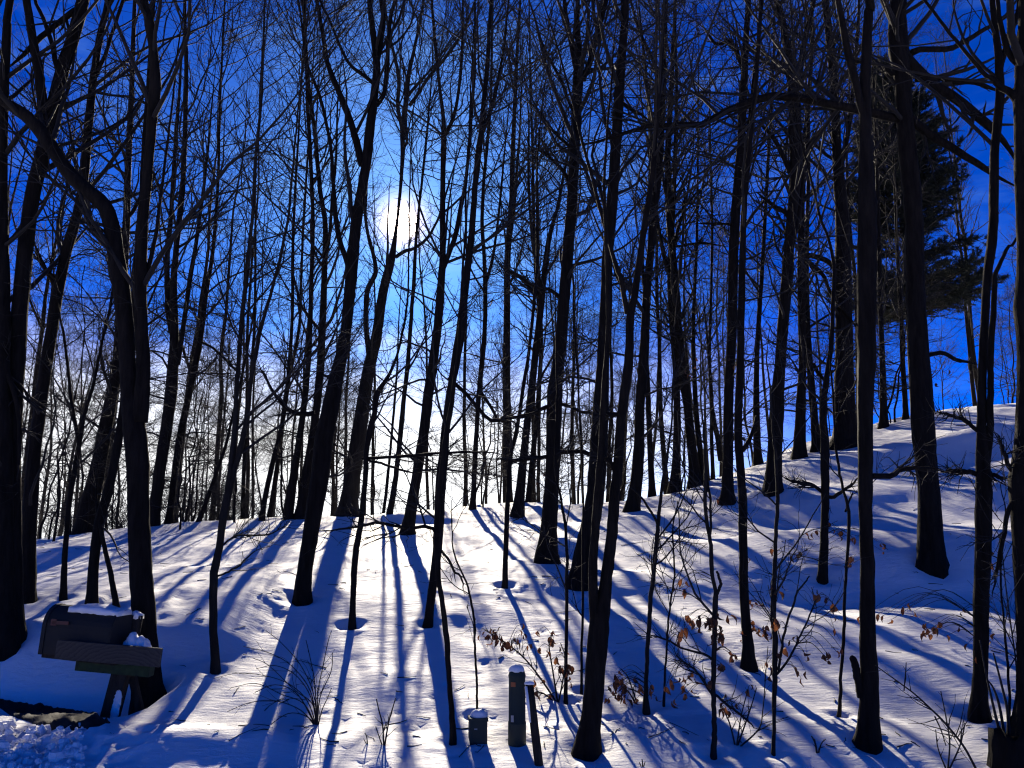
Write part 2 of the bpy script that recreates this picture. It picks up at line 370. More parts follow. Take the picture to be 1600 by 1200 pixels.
def sprout(P, Rr, Ln, nb, t0, t1, ang, lf, rf, rmin, r, flat=0.0, tpow=1.0):
    """nb children spread over the parents by length"""
    B, n, _ = P.shape; pi = r.choice(B, nb, p=Ln / Ln.sum()); t = t0 + (t1 - t0) * r.random(nb) ** tpow
    x = t * (n - 1); i = np.minimum(x.astype(int), n - 2); f = (x - i)[:, None]
    S = P[pi, i] * (1 - f) + P[pi, i + 1] * f; T = norm(P[pi, i + 1] - P[pi, i])
    Q = r.normal(size=(nb, 3)); Q[:, 2] *= (1 - flat); Q = norm(Q - (Q * T).sum(1, keepdims=True) * T)
    a = np.radians(r.normal(ang, ang * .22, nb))[:, None]
    D = T * np.cos(a) + Q * np.sin(a); D[:, 2] *= (1 - .6 * flat)
    pr = Rr[pi, i] * (1 - f[:, 0]) + Rr[pi, i + 1] * f[:, 0]
    l = Ln[pi] * lf * (1.15 - t) * r.uniform(.55, 1.25, nb)
    r0 = np.maximum(np.minimum(pr * rf, pr * .9), rmin)
    return S, D, l, r0
def bark_tube(C, k, r, rough=.06, roots=0.):
    """C (n,4) centre+radius -> round, slightly lumpy trunk"""
    V, fs = tubes(C[None, :, :3], C[None, :, 3], k, True); n = len(C)
    ax = np.repeat(C[:, :3], k, 0); a = np.tile(np.arange(k), n) * 2 * np.pi / k; h = ax[:, 2]
    w = 1 + rough * (np.sin(3 * a + 2.1 * h + r.uniform(0, 6)) * .6 + np.sin(5 * a - 1.3 * h + r.uniform(0, 6)) * .5 + r.normal(size=len(a)) * .45)
    if roots: w = w + roots * np.maximum(0, np.sin(r.integers(3, 5) * a + r.uniform(0, 6)) * .7 + .4) * np.exp(-np.maximum(h, 0) / .11)
    return ax + (V - ax) * w[:, None], fs
def clear(S):
    d = norm(S - np.array([0, 0, CAMZ])); return (d @ sd) < math.cos(R(1.9))
def crown_mesh(name, stems, r, n1=26, n2=5, n3=4, hmin=2.2, ang=48, up=.10, lf1=None, thick=1.0, flat=0., low=0, lowlen=1.6, base=np.zeros(3), extra=None, tw=1.0, base0=np.zeros(3)):
    """stems: list of (n,4). Level 1 limbs off the stems, then branches, then twigs; low = thin level sprays on the lower trunk"""
    mb = MB(); SP = []; SR = []; SL = []
    for C in stems:
        C = resample(C, 24); SP.append(C[:, :3]); SR.append(C[:, 3]); SL.append(np.linalg.norm(C[-1, :3] - C[0, :3]))
    SP = np.array(SP); SR = np.array(SR); SL = np.array(SL)
    allP = []
    def level1(nb, zlo, zhi, angle, ln, upb, fl, rf, wig):
        S, D, l, r0 = sprout(SP, SR, SL, nb * 4, .0, .99, angle, .3, rf, .004 * thick, r, fl)
        z = S[:, 2] - base[2]; k = np.where((z > zlo) & (z < zhi) & ((r.random(len(z)) < np.clip((z - 1.5) / 7.5, .22, 1)) | (zhi < 50)))[0][:nb]
        if len(k) == 0: return None
        if base0.any(): vv = proj(S[k] + base0)[1]; k = k[(vv > -70) | (r.random(len(k)) < .55)]
        S, D, r0 = S[k], D[k], r0[k]; l = ln * r.uniform(.45, 1.2, len(k)); r0 = np.minimum(r0, .011 * l * thick + .003); l = np.where(clear(S + base0), l, .15)
        P, Rr = grow(S, D, l, r0, np.full(len(k), .0035 * thick), 9, wig * 1.25, upb, r); mb.add(*tubes(P, Rr, 5)); return P, Rr, l
    H = SP[:, -1, 2].max() - base[2]
    groups = []
    g = level1(n1, hmin, 99, ang, (lf1 or 3.2), up, flat, .5, .10)
    if g: groups.append((g, n2, n3))
    if low:
        g = level1(low, .8, 8.5, 70, lowlen, .015, .7, .26, .13)
        if g: groups.append((g, n2, n3))
    if extra is not None: groups.append((extra, n2 + 2, n3))
    for (P, Rr, l), a2, a3 in groups:
        S, D, l2, r2 = sprout(P, Rr, l, len(P) * a2, .12, 1, 42, .55, .62, .0032 * thick, r, flat * .5); k = clear(S + base0); S, D, l2, r2 = S[k], D[k], l2[k], r2[k]
        P2, R2 = grow(S, D, l2, r2, np.full(len(S), .0021 * thick * tw), 6, .17, .05, r); mb.add(*tubes(P2, R2, 3))
        S, D, l3, r3 = sprout(P2, R2, l2, len(P2) * a3, .1, 1, 45, .6, .7, .0023 * thick * tw, r)
        l3 = np.maximum(l3, .18); k = clear(S + base0); S, D, l3, r3 = S[k], D[k], l3[k], r3[k]; P3, R3 = grow(S, D, l3, r3, np.full(len(S), .0014 * thick * tw), 4, .25, .04, r); mb.add(*tubes(P3, R3, 3))
    return mesh_np(name, np.concatenate(mb.V), mb.F)

def stem3(poly, Y, tilt, z0, extend=0., base=False, r=rng):
    """traced outline of a stem -> centre line with radii, at its own depth, leaning a little in depth"""
    pts = []
    for (u, v, w) in poly:
        p = at(u, v, Y); p = at(u, v, Y + tilt * max(0, p[2] - z0)); dep = proj(p)[2]; pts.append([*p, .5 * w * dep / F])
    pts = np.array(pts)
    if extend > 0:
        d = norm(pts[-1, :3] - pts[-2, :3]); d = norm(d + np.array([0, 0, .5]))
        for k in (.5, 1.): pts = np.vstack([pts, [*(pts[len(poly) - 1, :3] + d * extend * k + r.normal(size=3) * .06 * k), pts[len(poly) - 1, 3] * (1 - .8 * k)]])
    C = catmull(pts, 6); C[:, 3] = np.maximum(C[:, 3], .003)
    return C
TREES = []; DENS = 1.0
def traced_tree(name, label, base, stems, limbs=(), Y=None, ext=3.0, group=None, seed=1, mat='bark', flare=.35, well=None, cat='tree', **kw):
    TREES.append(dict(name=name, label=label, base=base, stems=stems, limbs=limbs, Y=Y, ext=ext, group=group, seed=seed, mat=mat, flare=flare, well=well, cat=cat, kw=kw))
def place(t):
    u, v = t['base']; Y = t['Y']
    if Y is None: b = ground_hit(u, v)
    else:
        p = at(u, v, Y); b = np.array([p[0], Y, float(terrain(p[0], Y, False))])
    t['b'] = b
    w = t['well'] or ((.10 + 1.2 * t['stems'][0][1][2] * b[1] / F * .5, .035, .02) if Y is None else None)
    if w: WELLS.append((b[0], b[1] - .02, w[0] * .62, w[1] * .8, w[2] * .6))
def build_tree(t):
    r = np.random.default_rng(t['seed'] * 101 + 13); b = t['b'].copy(); b[2] = float(terrain(b[0], b[1]))
    root = empty(t['name'], b, t['label'], t['cat'], t['group'])
    tilt0 = r.uniform(-.05, .05); paths = []; tm = MB()
    for i, poly in enumerate(t['stems']):
        tl = tilt0 + (0 if i == 0 else r.choice([-1, 1]) * r.uniform(.05, .14))
        if i == 0: C = stem3(poly, b[1], tl, b[2], t['ext'] * (2.2 if t['name'] == 'bare_tree' else 1), r=r)
        else:
            # a fork starts on the depth of the main stem
            zf = at(poly[0][0], poly[0][1], b[1])[2]; Yf = b[1] + tilt0 * max(0, zf - b[2]); C = stem3(poly, Yf, tl, zf, (0 if poly[-1][1] > 600 else t['ext'] * .8), r=r)
        if i == 0:
            rb = C[0, 3]; foot = np.array([b[0] + (C[0, 0] - b[0]) * .3, b[1], b[2] - .25, rb * (1 + t['flare'])])
            fl = C.copy(); hh = fl[:, 2] - b[2]; fl[:, 3] *= 1 + t['flare'] * np.exp(-np.maximum(hh, 0) / (2.2 * rb + .02)); C = np.vstack([foot, fl])
        n = max(10, int(len(C) * 1.3)); C = resample(C, n)
        if i == 0: C = np.vstack([C[:1], [np.r_[C[0] * (1 - f) + C[1] * f] for f in (.3, .5, .65, .8, .9)], C[1:]]) ; n = len(C)
        C[:, :3] += np.cumsum(r.normal(size=(n, 3)), 0) * [.0022, .0022, 0]
        tm.add(*bark_tube(C - [*b, 0], 12 if C[:, 3].max() > .07 else (9 if C[:, 3].max() > .03 else 6), r, .06, (.32 if i == 0 and t['name'] == 'bare_tree' else 0))); paths.append(C)
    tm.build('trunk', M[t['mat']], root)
    ex = None
    if t['limbs']:
        L = []
        for poly in t['limbs']:
            zf = at(poly[0][0], poly[0][1], b[1])[2]; Yf = b[1] + tilt0 * max(0, zf - b[2])
            p0 = at(poly[0][0], poly[0][1], Yf); dy = r.choice([-1, 1]) * r.uniform(.08, .25); pts = []
            for (u, v, w) in poly:
                q = at(u, v, Yf); q = at(u, v, Yf + dy * abs(q[0] - p0[0])); pts.append([*q, max(.003, .5 * w * proj(q)[2] / F)])
            C = resample(catmull(np.array(pts), 6), 16); C[:, 3] *= np.where(np.arange(16) > 10, 1 - .8 * (np.arange(16) - 10) / 5, 1); C[1:, :3] += np.cumsum(r.normal(size=(15, 3)), 0) * .005; L.append(C)
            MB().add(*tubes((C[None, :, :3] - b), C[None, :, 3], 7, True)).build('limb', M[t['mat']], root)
        A = np.array(L); ex = (resample_b(A[:, :, :3] - b), A[:, ::2, 3], np.linalg.norm(A[:, -1, :3] - A[:, 0, :3], axis=1))
    lv = LEAVES.get(tuple(t['base']))
    if lv: add_leaves(root, b, lv, paths + (L if t['limbs'] else []), r, 1.0 if b[1] < 11 else 1.35)
    kw = dict(t['kw']); kw['n1'] = int(kw.get('n1', 26) * DENS * (1.3 if t['name'] == 'bare_tree' else 1))
    if kw.pop('bare', False): return root
    if t['name'] == 'bare_tree' and b[1] > 12.5: kw['low'] = int(max(kw.get('low', 0), 8) * 2.0); kw['lowlen'] = 2.1
    cm = crown_mesh('crown', [C - [*b, 0] for C in paths], r, extra=ex, base0=b, **kw)
    link('crown', cm, M['twig'], root)
    return root
def resample_b(A): return A[:, ::2]
T = traced_tree
# --- the trees of the slope, left to right: base on the snow (u, v), then the stems from the base up as (u, v, width)
T('bare_tree', 'thick dark trunk cut by the left edge of the picture, behind the mailbox', (10, 1012),
  [[(10, 1010, 36), (6, 900, 29), (5, 760, 27), (4, 600, 25), (2, 450, 22), (0, 300, 18), (3, 150, 15), (8, 30, 12), (12, 0, 11)]],
  [[(4, 560, 10), (25, 620, 8), (27, 700, 6), (22, 790, 5)]], seed=1, n1=22, hmin=3.0, low=8, mat='bark')
T('bare_tree', 'dark leaning trunk forking into a wide V high up near the left edge', (22, 1000),
  [[(18, 1000, 30), (20, 850, 27), (18, 700, 26), (24, 600, 25), (32, 480, 24), (46, 340, 22), (62, 265, 22), (76, 215, 22), (96, 120, 20), (118, 45, 19), (131, -20, 18)],
   [(74, 228, 18), (68, 180, 16), (60, 110, 14), (50, 45, 12), (42, -10, 11)], [(92, 118, 8), (80, 65, 7), (66, 25, 6), (52, -12, 5)]],
  [[(118, 16, 10), (92, 34, 9), (66, 58, 9), (40, 86, 8), (8, 112, 7)]], seed=2, n1=26, hmin=4.2)
T('bare_tree', 'tall slender trunk leaning gently right, rising just left of the mailbox', (40, 937),
  [[(40, 935, 25), (46, 800, 22), (55, 700, 19), (68, 590, 18), (82, 490, 17), (100, 400, 16), (116, 345, 15), (126, 300, 14), (134, 210, 13), (143, 120, 11), (155, 50, 10), (168, -10, 9)],
   [(146, 125, 7), (162, 90, 6), (176, 45, 5), (192, -5, 5)]], [[(92, 460, 7), (60, 400, 6), (50, 370, 5)], [(95, 445, 6), (70, 420, 5), (45, 388, 4)]], seed=3, n1=26, hmin=2.6, low=8)
T('young_tree', 'thin pale sapling that forks low, third trunk left of the mailbox', (100, 935),
  [[(99, 935, 10), (104, 840, 8), (108, 790, 8), (117, 740, 8), (125, 690, 7), (133, 650, 6), (148, 600, 5), (160, 540, 4), (176, 470, 4)], [(124, 692, 6), (116, 650, 5), (110, 600, 5), (104, 540, 4), (92, 470, 3)]],
  seed=4, n1=22, hmin=1.4, lf1=1.6, ext=1.5, thick=1.1)
T('bare_tree', 'slim trunk directly behind the mailbox roof, leaning right towards the double trunk', (143, 945),
  [[(143, 945, 15), (147, 870, 15), (155, 815, 15), (168, 770, 14), (178, 730, 13), (188, 670, 12), (197, 600, 11), (206, 500, 10), (214, 400, 9), (222, 300, 8), (226, 200, 7)]],
  [], seed=5, n1=22, hmin=2.2, low=8)
T('young_tree', 'thin crooked stem leaning left between the mailbox roof and the double trunk', (183, 948),
  [[(183, 948, 9), (175, 900, 8), (166, 860, 7), (160, 830, 7)]], seed=6, n1=6, hmin=.2, lf1=.6, ext=.6, thick=.9, n2=3)
T('bare_tree', 'broad dark trunk on the ridge crest above the mailbox, leaning right', (133, 832),
  [[(133, 830, 28), (142, 780, 26), (154, 725, 22), (164, 670, 20), (174, 620, 18), (184, 560, 16), (190, 470, 14), (196, 380, 12), (200, 280, 10), (206, 150, 8), (210, 30, 6)]],
  [], seed=7, Y=19.0, n1=26, hmin=2.5, low=10, thick=1.6)
T('bare_tree', 'big double trunk behind the mailbox, its left stem curving away in an S', (234, 1092),
  [[(234, 1090, 40), (230, 1030, 37), (226, 960, 35), (221, 880, 34), (217, 780, 33), (214, 690, 35), (205, 600, 26), (200, 520, 25), (192, 440, 26), (184, 380, 25), (176, 335, 24), (160, 312, 23), (132, 290, 22), (108, 262, 21), (84, 226, 21), (58, 190, 20), (30, 168, 17), (4, 152, 14), (-30, 120, 10)],
   [(218, 660, 26), (224, 580, 21), (222, 500, 19), (220, 420, 18), (226, 330, 16), (231, 280, 15), (238, 210, 15), (246, 140, 18), (245, 90, 14), (240, 40, 14), (228, -15, 13)],
   [(208, 590, 8), (240, 585, 5)][:0] or [(218, 520, 3), (221, 480, 6), (230, 425, 7), (243, 370, 6), (252, 310, 5), (262, 240, 4)]],
  [[(192, 350, 6), (206, 330, 6), (226, 300, 6), (250, 262, 5)], [(178, 372, 5), (160, 360, 5), (135, 350, 4), (110, 345, 3)]], seed=8, n1=38, hmin=3.4, thick=1.2, well=(.3, .10, .05))
T('bare_tree', 'dark ridge trunk just right of the double trunk, splitting in two at mid height', (240, 815),
  [[(239, 815, 18), (247, 760, 17), (256, 700, 17), (263, 650, 18), (268, 600, 18), (272, 530, 14), (271, 450, 11), (275, 390, 9), (281, 330, 9), (285, 290, 8), (289, 190, 7), (290, 80, 6), (288, 0, 5)],
   [(268, 520, 9), (262, 470, 8), (262, 400, 8), (268, 330, 7), (272, 250, 6), (278, 170, 5)], [(278, 570, 8), (286, 520, 7), (296, 450, 7), (308, 380, 6), (318, 310, 5), (326, 240, 4)]],
  [], seed=9, n1=34, hmin=3.2, thick=1.5, low=8)
T('bare_tree', 'slender ridge tree leaning right, second to the right of the double trunk', (264, 818),
  [[(263, 818, 10), (270, 760, 10), (278, 700, 11), (288, 650, 10), (300, 600, 9), (308, 560, 9), (316, 510, 8), (324, 450, 7), (332, 400, 6), (338, 330, 5), (342, 260, 4), (344, 160, 4)]],
  [[(316, 535, 4), (338, 548, 4), (362, 572, 4), (392, 600, 3)]], seed=10, n1=34, hmin=2.5, thick=1.5, low=10)
T('young_tree', 'thin ridge stem leaning far right, left of the forked sapling', (308, 818),
  [[(309, 818, 7), (322, 785, 7), (337, 742, 6), (352, 700, 5), (362, 660, 4), (376, 600, 4), (388, 540, 3)]], seed=11, n1=22, hmin=1.2, lf1=1.4, thick=1.4, Y=18.5)
T('young_tree', 'forked sapling standing in the shaded snow right of the mailbox', (338, 1046),
  [[(338, 1046, 13), (335, 980, 12), (337, 900, 12), (346, 850, 11), (351, 810, 12), (356, 780, 10), (364, 715, 9), (370, 650, 8), (373, 600, 7), (382, 500, 7), (392, 395, 6), (398, 330, 5), (404, 250, 5), (412, 150, 4)],
   [(355, 790, 9), (366, 740, 9), (377, 700, 9), (386, 665, 8), (393, 610, 7), (400, 560, 7), (410, 510, 6), (425, 455, 5), (440, 400, 5), (452, 340, 4), (456, 310, 4)]],
  [[(344, 855, 3), (372, 838, 3), (420, 836, 3), (458, 818, 2)], [(340, 900, 3), (372, 888, 3), (400, 862, 2), (430, 850, 2)]], seed=12, n1=34, hmin=1.6, lf1=2.0, thick=1.15, mat='beech_bark')
T('bare_tree', 'thin ridge tree, first of the cluster of four left of centre', (408, 814),
  [[(408, 816, 8), (415, 770, 8), (425, 725, 8), (436, 680, 7), (446, 625, 7), (452, 560, 6), (456, 480, 5), (456, 400, 5), (460, 300, 4)]], seed=13, thick=1.5, n1=28, hmin=2, low=8)
T('bare_tree', 'slim ridge tree, second of the cluster left of centre', (421, 814),
  [[(420, 814, 8), (429, 760, 8), (437, 700, 7), (443, 640, 6), (450, 590, 5), (466, 520, 5), (470, 440, 4), (474, 330, 4)]], seed=14, thick=1.5, n1=26, hmin=2, low=8, Y=21)
T('bare_tree', 'straight mid-sized ridge tree, third of the cluster left of centre', (449, 813),
  [[(450, 813, 13), (456, 760, 13), (463, 715, 11), (470, 670, 10), (478, 610, 9), (484, 540, 8), (487, 450, 7), (490, 350, 6), (486, 250, 6), (480, 120, 5)]], seed=15, thick=1.5, n1=30, hmin=2.5, low=8)
T('bare_tree', 'taller ridge tree touching the big trunk left of centre, fourth of its cluster', (470, 810),
  [[(469, 812, 17), (477, 755, 16), (486, 700, 14), (494, 640, 12), (500, 570, 12), (503, 500, 11), (506, 430, 9), (508, 350, 8), (500, 300, 7), (490, 200, 6), (480, 110, 5)],
   [(506, 420, 6), (515, 370, 5), (520, 310, 5), (526, 240, 4)]], seed=16, thick=1.5, n1=32, hmin=2.5, low=8)
T('bare_tree', 'massive dark trunk left of the sun, forking high up into many upright stems', (473, 937),
  [[(472, 935, 23), (478, 880, 23), (490, 810, 26), (500, 750, 29), (508, 690, 29), (518, 640, 27), (525, 600, 24), (533, 565, 20), (541, 515, 17), (548, 450, 18), (552, 410, 18), (558, 350, 17), (564, 310, 16), (571, 270, 15), (578, 215, 15), (584, 165, 13), (589, 110, 12), (588, 88, 11), (582, 40, 9), (577, -15, 8)],
   [(566, 258, 12), (556, 215, 11), (545, 180, 10), (528, 140, 9), (512, 100, 8), (505, 60, 7), (498, 20, 6), (490, -20, 6)],
   [(550, 440, 10), (542, 410, 9), (530, 375, 8), (522, 330, 7), (518, 280, 6), (512, 220, 5), (495, 150, 5), (475, 90, 4)],
   [(588, 165, 8), (600, 145, 7), (604, 110, 7), (607, 60, 6), (612, 20, 6), (622, -15, 5)], [(590, 92, 9), (597, 55, 8), (600, 30, 7), (596, -15, 7)],
   [(582, 128, 6), (570, 118, 6), (548, 100, 5), (532, 70, 5), (516, 30, 4), (500, -10, 4)]],
  [[(492, 645, 8), (475, 648, 8), (450, 640, 7), (428, 612, 5), (412, 585, 4), (398, 560, 3)]], seed=17, n1=44, hmin=4.0, thick=1.35, ang=38, well=(.25, .08, .03))
T('bare_tree', 'tall leaning ridge trunk with a flared foot, its upper stem crossing the sun', (545, 806),
  [[(544, 806, 34), (546, 780, 27), (552, 735, 25), (560, 690, 24), (566, 645, 22), (572, 600, 20), (580, 560, 19), (589, 525, 17), (596, 480, 15), (602, 445, 14), (611, 408, 13), (616, 382, 8), (621, 345, 4.5), (626, 300, 5), (630, 240, 7), (630, 200, 8), (635, 162, 8), (640, 120, 6), (650, 70, 5), (662, 10, 4)],
   [(577, 550, 10), (572, 510, 8), (573, 462, 8), (578, 445, 8), (587, 425, 7), (582, 395, 6), (574, 365, 5), (570, 330, 5), (572, 290, 4)],
   [(618, 402, 6), (632, 393, 6), (650, 387, 5), (668, 372, 5), (680, 352, 4), (690, 330, 4)], [(628, 200, 6), (622, 165, 6), (624, 125, 6), (616, 85, 5), (606, 40, 4)],
   [(640, 165, 6), (652, 148, 5), (668, 122, 5), (687, 100, 5), (705, 78, 4), (722, 50, 4)], [(630, 232, 5), (637, 222, 5), (636, 212, 5)]],
  [], seed=18, n1=40, hmin=4.6, thick=1.35, flare=.1, ang=40, mat='beech_bark')
T('young_tree', 'lone sapling in a round melt hollow on the sunlit snow, below the flared ridge trunk', (550, 976),
  [[(550, 976, 11), (551, 930, 9), (553, 890, 10), (557, 855, 10), (563, 820, 9), (567, 780, 8), (570, 737, 8), (571, 705, 8), (578, 670, 9), (586, 640, 8), (589, 615, 9), (600, 598, 7), (610, 580, 5), (622, 550, 4), (632, 500, 4), (636, 440, 3)]],
  [[(571, 716, 5), (600, 716, 5), (650, 714, 5), (700, 710, 4), (760, 708, 4), (800, 714, 3)], [(566, 716, 4), (590, 722, 4), (620, 730, 4), (650, 740, 3), (676, 738, 3)]], seed=19, n1=24, hmin=1.5, lf1=1.6, thick=1.1, well=(.16, .13, .02))
T('young_tree', 'thin ridge tree right of the flared trunk, with a twin stem', (608, 803),
  [[(608, 803, 9), (614, 770, 9), (620, 725, 8), (626, 670, 8), (631, 620, 7), (636, 580, 7), (642, 510, 6), (647, 440, 6), (650, 380, 5), (656, 320, 4), (664, 240, 4)], [(599, 802, 5), (604, 760, 5), (610, 700, 4), (615, 640, 4), (620, 570, 3)]],
  [], seed=20, n1=28, hmin=2, thick=1.4, low=8)
T('bare_tree', 'straight dark trunk at the snow ledge below and right of the sun, forking high up', (637, 834),
  [[(637, 834, 18), (642, 800, 17), (649, 760, 16), (655, 720, 16), (662, 670, 16), (668, 620, 16), (674, 580, 15), (680, 535, 14), (685, 490, 13), (688, 440, 12), (690, 400, 10), (690, 345, 9), (690, 280, 8), (691, 220, 9), (690, 180, 6), (684, 130, 5), (678, 70, 5), (672, 0, 4)],
   [(692, 420, 9), (702, 395, 8), (712, 365, 8), (720, 320, 7), (726, 290, 6), (732, 230, 5), (738, 160, 5), (742, 80, 4)], [(694, 215, 6), (706, 190, 6), (714, 160, 5), (720, 110, 5), (724, 50, 4)]],
  [], seed=21, n1=36, hmin=3.4, thick=1.35, low=6, well=(.22, .06, .03))
T('bare_tree', 'dark twin-stemmed tree whose foot meets the broad central shadow stripe', (668, 976),
  [[(668, 975, 12), (674, 925, 13), (680, 870, 14), (685, 800, 16), (688, 745, 17), (692, 695, 15), (698, 640, 12), (704, 600, 13), (711, 560, 15), (719, 510, 15), (725, 450, 12), (732, 395, 11), (738, 345, 10), (742, 290, 9), (747, 240, 10), (752, 190, 8), (756, 130, 7), (760, 70, 6), (764, 0, 5)],
   [(746, 230, 7), (760, 195, 6), (772, 160, 6), (782, 110, 5), (790, 50, 4)]], [[(700, 590, 6), (722, 610, 6), (742, 632, 6), (765, 655, 6), (790, 652, 5), (830, 640, 4), (862, 630, 3)]], seed=22, n1=32, hmin=3.8, thick=1.25, low=4, well=(.14, .06, .02))
T('young_tree', 'long wavy sapling in the foreground, left of the small green pedestal', (706, 1157),
  [[(706, 1157, 10), (703, 1110, 9), (699, 1060, 8), (697, 1010, 9), (694, 975, 9), (689, 935, 8), (686, 900, 8), (686, 850, 10), (687, 810, 9), (691, 760, 8), (697, 710, 9), (705, 660, 8), (711, 625, 7), (716, 590, 6), (722, 540, 5), (726, 480, 5), (730, 420, 4)]],
  [[(685, 838, 8), (676, 825, 6), (662, 820, 6), (640, 820, 5), (612, 814, 5), (588, 808, 5), (560, 815, 4), (520, 818, 3), (470, 818, 2)], [(690, 860, 4), (706, 885, 4), (718, 905, 3), (722, 935, 2)]], seed=23, n1=20, hmin=2.2, lf1=1.4, thick=1.0)
T('young_tree', 'very thin whip of a sapling rising above the small green pedestal', (743, 1118),
  [[(743, 1118, 4), (742, 1050, 4), (741, 990, 4), (738, 950, 4), (732, 920, 3.5), (724, 900, 3), (714, 880, 3), (706, 855, 2.5)]], seed=24, n1=10, hmin=.5, lf1=.5, ext=.4, thick=.8, n2=3, n3=2)
T('bare_tree', 'straight slim tree on the crest right of the sun, standing free above the bright snow', (738, 795),
  [[(738, 795, 9), (740, 760, 8), (742, 720, 8), (746, 660, 7), (750, 600, 8), (754, 560, 8), (758, 510, 7), (759, 450, 7), (757, 400, 6), (754, 350, 6), (756, 290, 5), (762, 220, 5), (768, 130, 4)], [(760, 440, 5), (768, 410, 5), (774, 370, 4), (780, 320, 4), (786, 260, 3)]],
  [[(750, 610, 5), (765, 632, 5), (782, 658, 4), (806, 650, 3)]], seed=25, n1=32, hmin=2, thick=1.4, low=12)
T('young_tree', 'thin curved sapling in a melt hollow at the centre, left of the large middle trunk', (788, 913),
  [[(788, 913, 9), (789, 870, 8), (792, 810, 8), (795, 760, 7), (799, 710, 7), (807, 680, 7), (814, 640, 6), (820, 600, 6), (828, 550, 5), (836, 480, 5), (842, 400, 4)]], [], seed=26, n1=24, hmin=1.6, lf1=1.5, thick=1.2, well=(.15, .12, .02))
T('bare_tree', 'slim ridge tree with narrow crown just right of centre, in a close pair', (810, 806),
  [[(808, 806, 17), (813, 760, 14), (819, 700, 12), (826, 640, 11), (832, 590, 11), (838, 540, 11), (845, 480, 10), (850, 430, 9), (856, 380, 8), (866, 340, 6), (876, 300, 5)], [(845, 470, 6), (842, 430, 5), (834, 390, 5), (828, 330, 4), (826, 260, 4)]],
  [[(846, 462, 6), (828, 450, 5), (808, 430, 5), (788, 418, 4)]], seed=27, n1=30, hmin=2.4, thick=1.45, low=12)
T('bare_tree', 'thinner tree of the close ridge pair right of centre', (826, 785),
  [[(826, 785, 9), (832, 720, 8), (838, 660, 8), (843, 600, 7), (846, 520, 6), (838, 430, 6), (834, 340, 5), (832, 240, 4)]], seed=28, n1=30, hmin=2, thick=1.5, low=10, Y=22)
T('bare_tree', 'large middle trunk with a wide foot on a snow hummock, bearing long level branches', (855, 880),
  [[(854, 880, 31), (857, 845, 26), (860, 800, 24), (863, 745, 22), (865, 705, 22), (866, 655, 24), (869, 610, 24), (874, 575, 20), (880, 515, 18), (885, 455, 18), (889, 405, 18), (893, 345, 17), (897, 295, 16), (901, 220, 16), (904, 150, 16), (906, 108, 16), (904, 50, 9), (904, -15, 7)],
   [(910, 125, 11), (919, 105, 10), (928, 75, 9), (935, 48, 9), (942, 15, 8), (948, -15, 7)], [(900, 105, 9), (893, 70, 8), (886, 35, 7), (880, -15, 6)]],
  [[(862, 632, 7), (845, 640, 6), (825, 650, 5), (805, 655, 4)], [(874, 630, 6), (895, 637, 5), (915, 645, 5), (940, 650, 4)], [(872, 705, 7), (890, 706, 7), (912, 708, 7), (940, 716, 7), (955, 726, 6)], [(858, 712, 7), (838, 716, 6), (815, 718, 6), (795, 720, 5), (770, 716, 4)],
   [(880, 470, 7), (862, 455, 6), (845, 450, 6), (820, 440, 5), (790, 425, 4)], [(896, 300, 6), (880, 270, 6), (860, 250, 5), (838, 235, 4), (810, 225, 4)], [(900, 250, 6), (885, 225, 5), (864, 205, 5), (846, 180, 4), (820, 150, 4)], [(903, 190, 6), (888, 160, 5), (872, 120, 5), (855, 85, 4), (838, 40, 4)]], seed=29, n1=44, hmin=3.2, thick=1.3, well=(.3, .04, .04))
T('bare_tree', 'tallest straight trunk of the centre, directly behind the forked foreground tree', (908, 914),
  [[(906, 914, 31), (912, 870, 31), (922, 820, 29), (929, 780, 28), (933, 725, 28), (936, 670, 27), (939, 620, 24), (942, 575, 20), (945, 510, 18), (948, 460, 17), (951, 405, 17), (954, 360, 17), (957, 320, 18), (961, 275, 17), (966, 205, 16), (970, 150, 16), (974, 90, 14), (977, 40, 12), (979, -15, 12)]],
  [[(955, 405, 8), (962, 425, 8), (970, 445, 8), (976, 470, 6)][::-1], [(962, 260, 8), (972, 275, 7), (980, 265, 6), (990, 235, 5)][:0] or [(970, 160, 6), (985, 170, 6), (1000, 178, 5), (1015, 190, 4)]], seed=30, n1=40, hmin=4.2, thick=1.3, low=6)
T('bare_tree', 'forked foreground tree right of the leaning post, two stems from one foot', (918, 1172),
  [[(917, 1172, 37), (921, 1140, 31), (925, 1100, 30), (930, 1040, 31), (934, 985, 32), (941, 945, 24), (946, 910, 19), (951, 870, 18), (955, 825, 17), (959, 785, 17), (963, 735, 16), (966, 700, 15), (968, 660, 14), (972, 620, 15), (977, 580, 14), (980, 530, 13), (981, 490, 13), (989, 455, 11), (998, 400, 10), (1006, 350, 10), (1012, 310, 9), (1018, 250, 8), (1024, 180, 7), (1030, 90, 6), (1034, 0, 5)],
   [(931, 990, 18), (928, 945, 16), (927, 900, 15), (929, 850, 14), (931, 800, 13), (934, 740, 12), (938, 680, 10), (943, 600, 9), (950, 500, 7)], [(980, 490, 9), (974, 450, 8), (968, 425, 8), (960, 405, 7)]],
  [[(964, 648, 8), (956, 647, 8), (944, 645, 7), (930, 650, 5)], [(958, 735, 7), (956, 725, 7), (948, 716, 7), (935, 712, 6)]], seed=31, n1=34, hmin=3.6, thick=1.15, well=(.24, .05, .02), flare=.2)
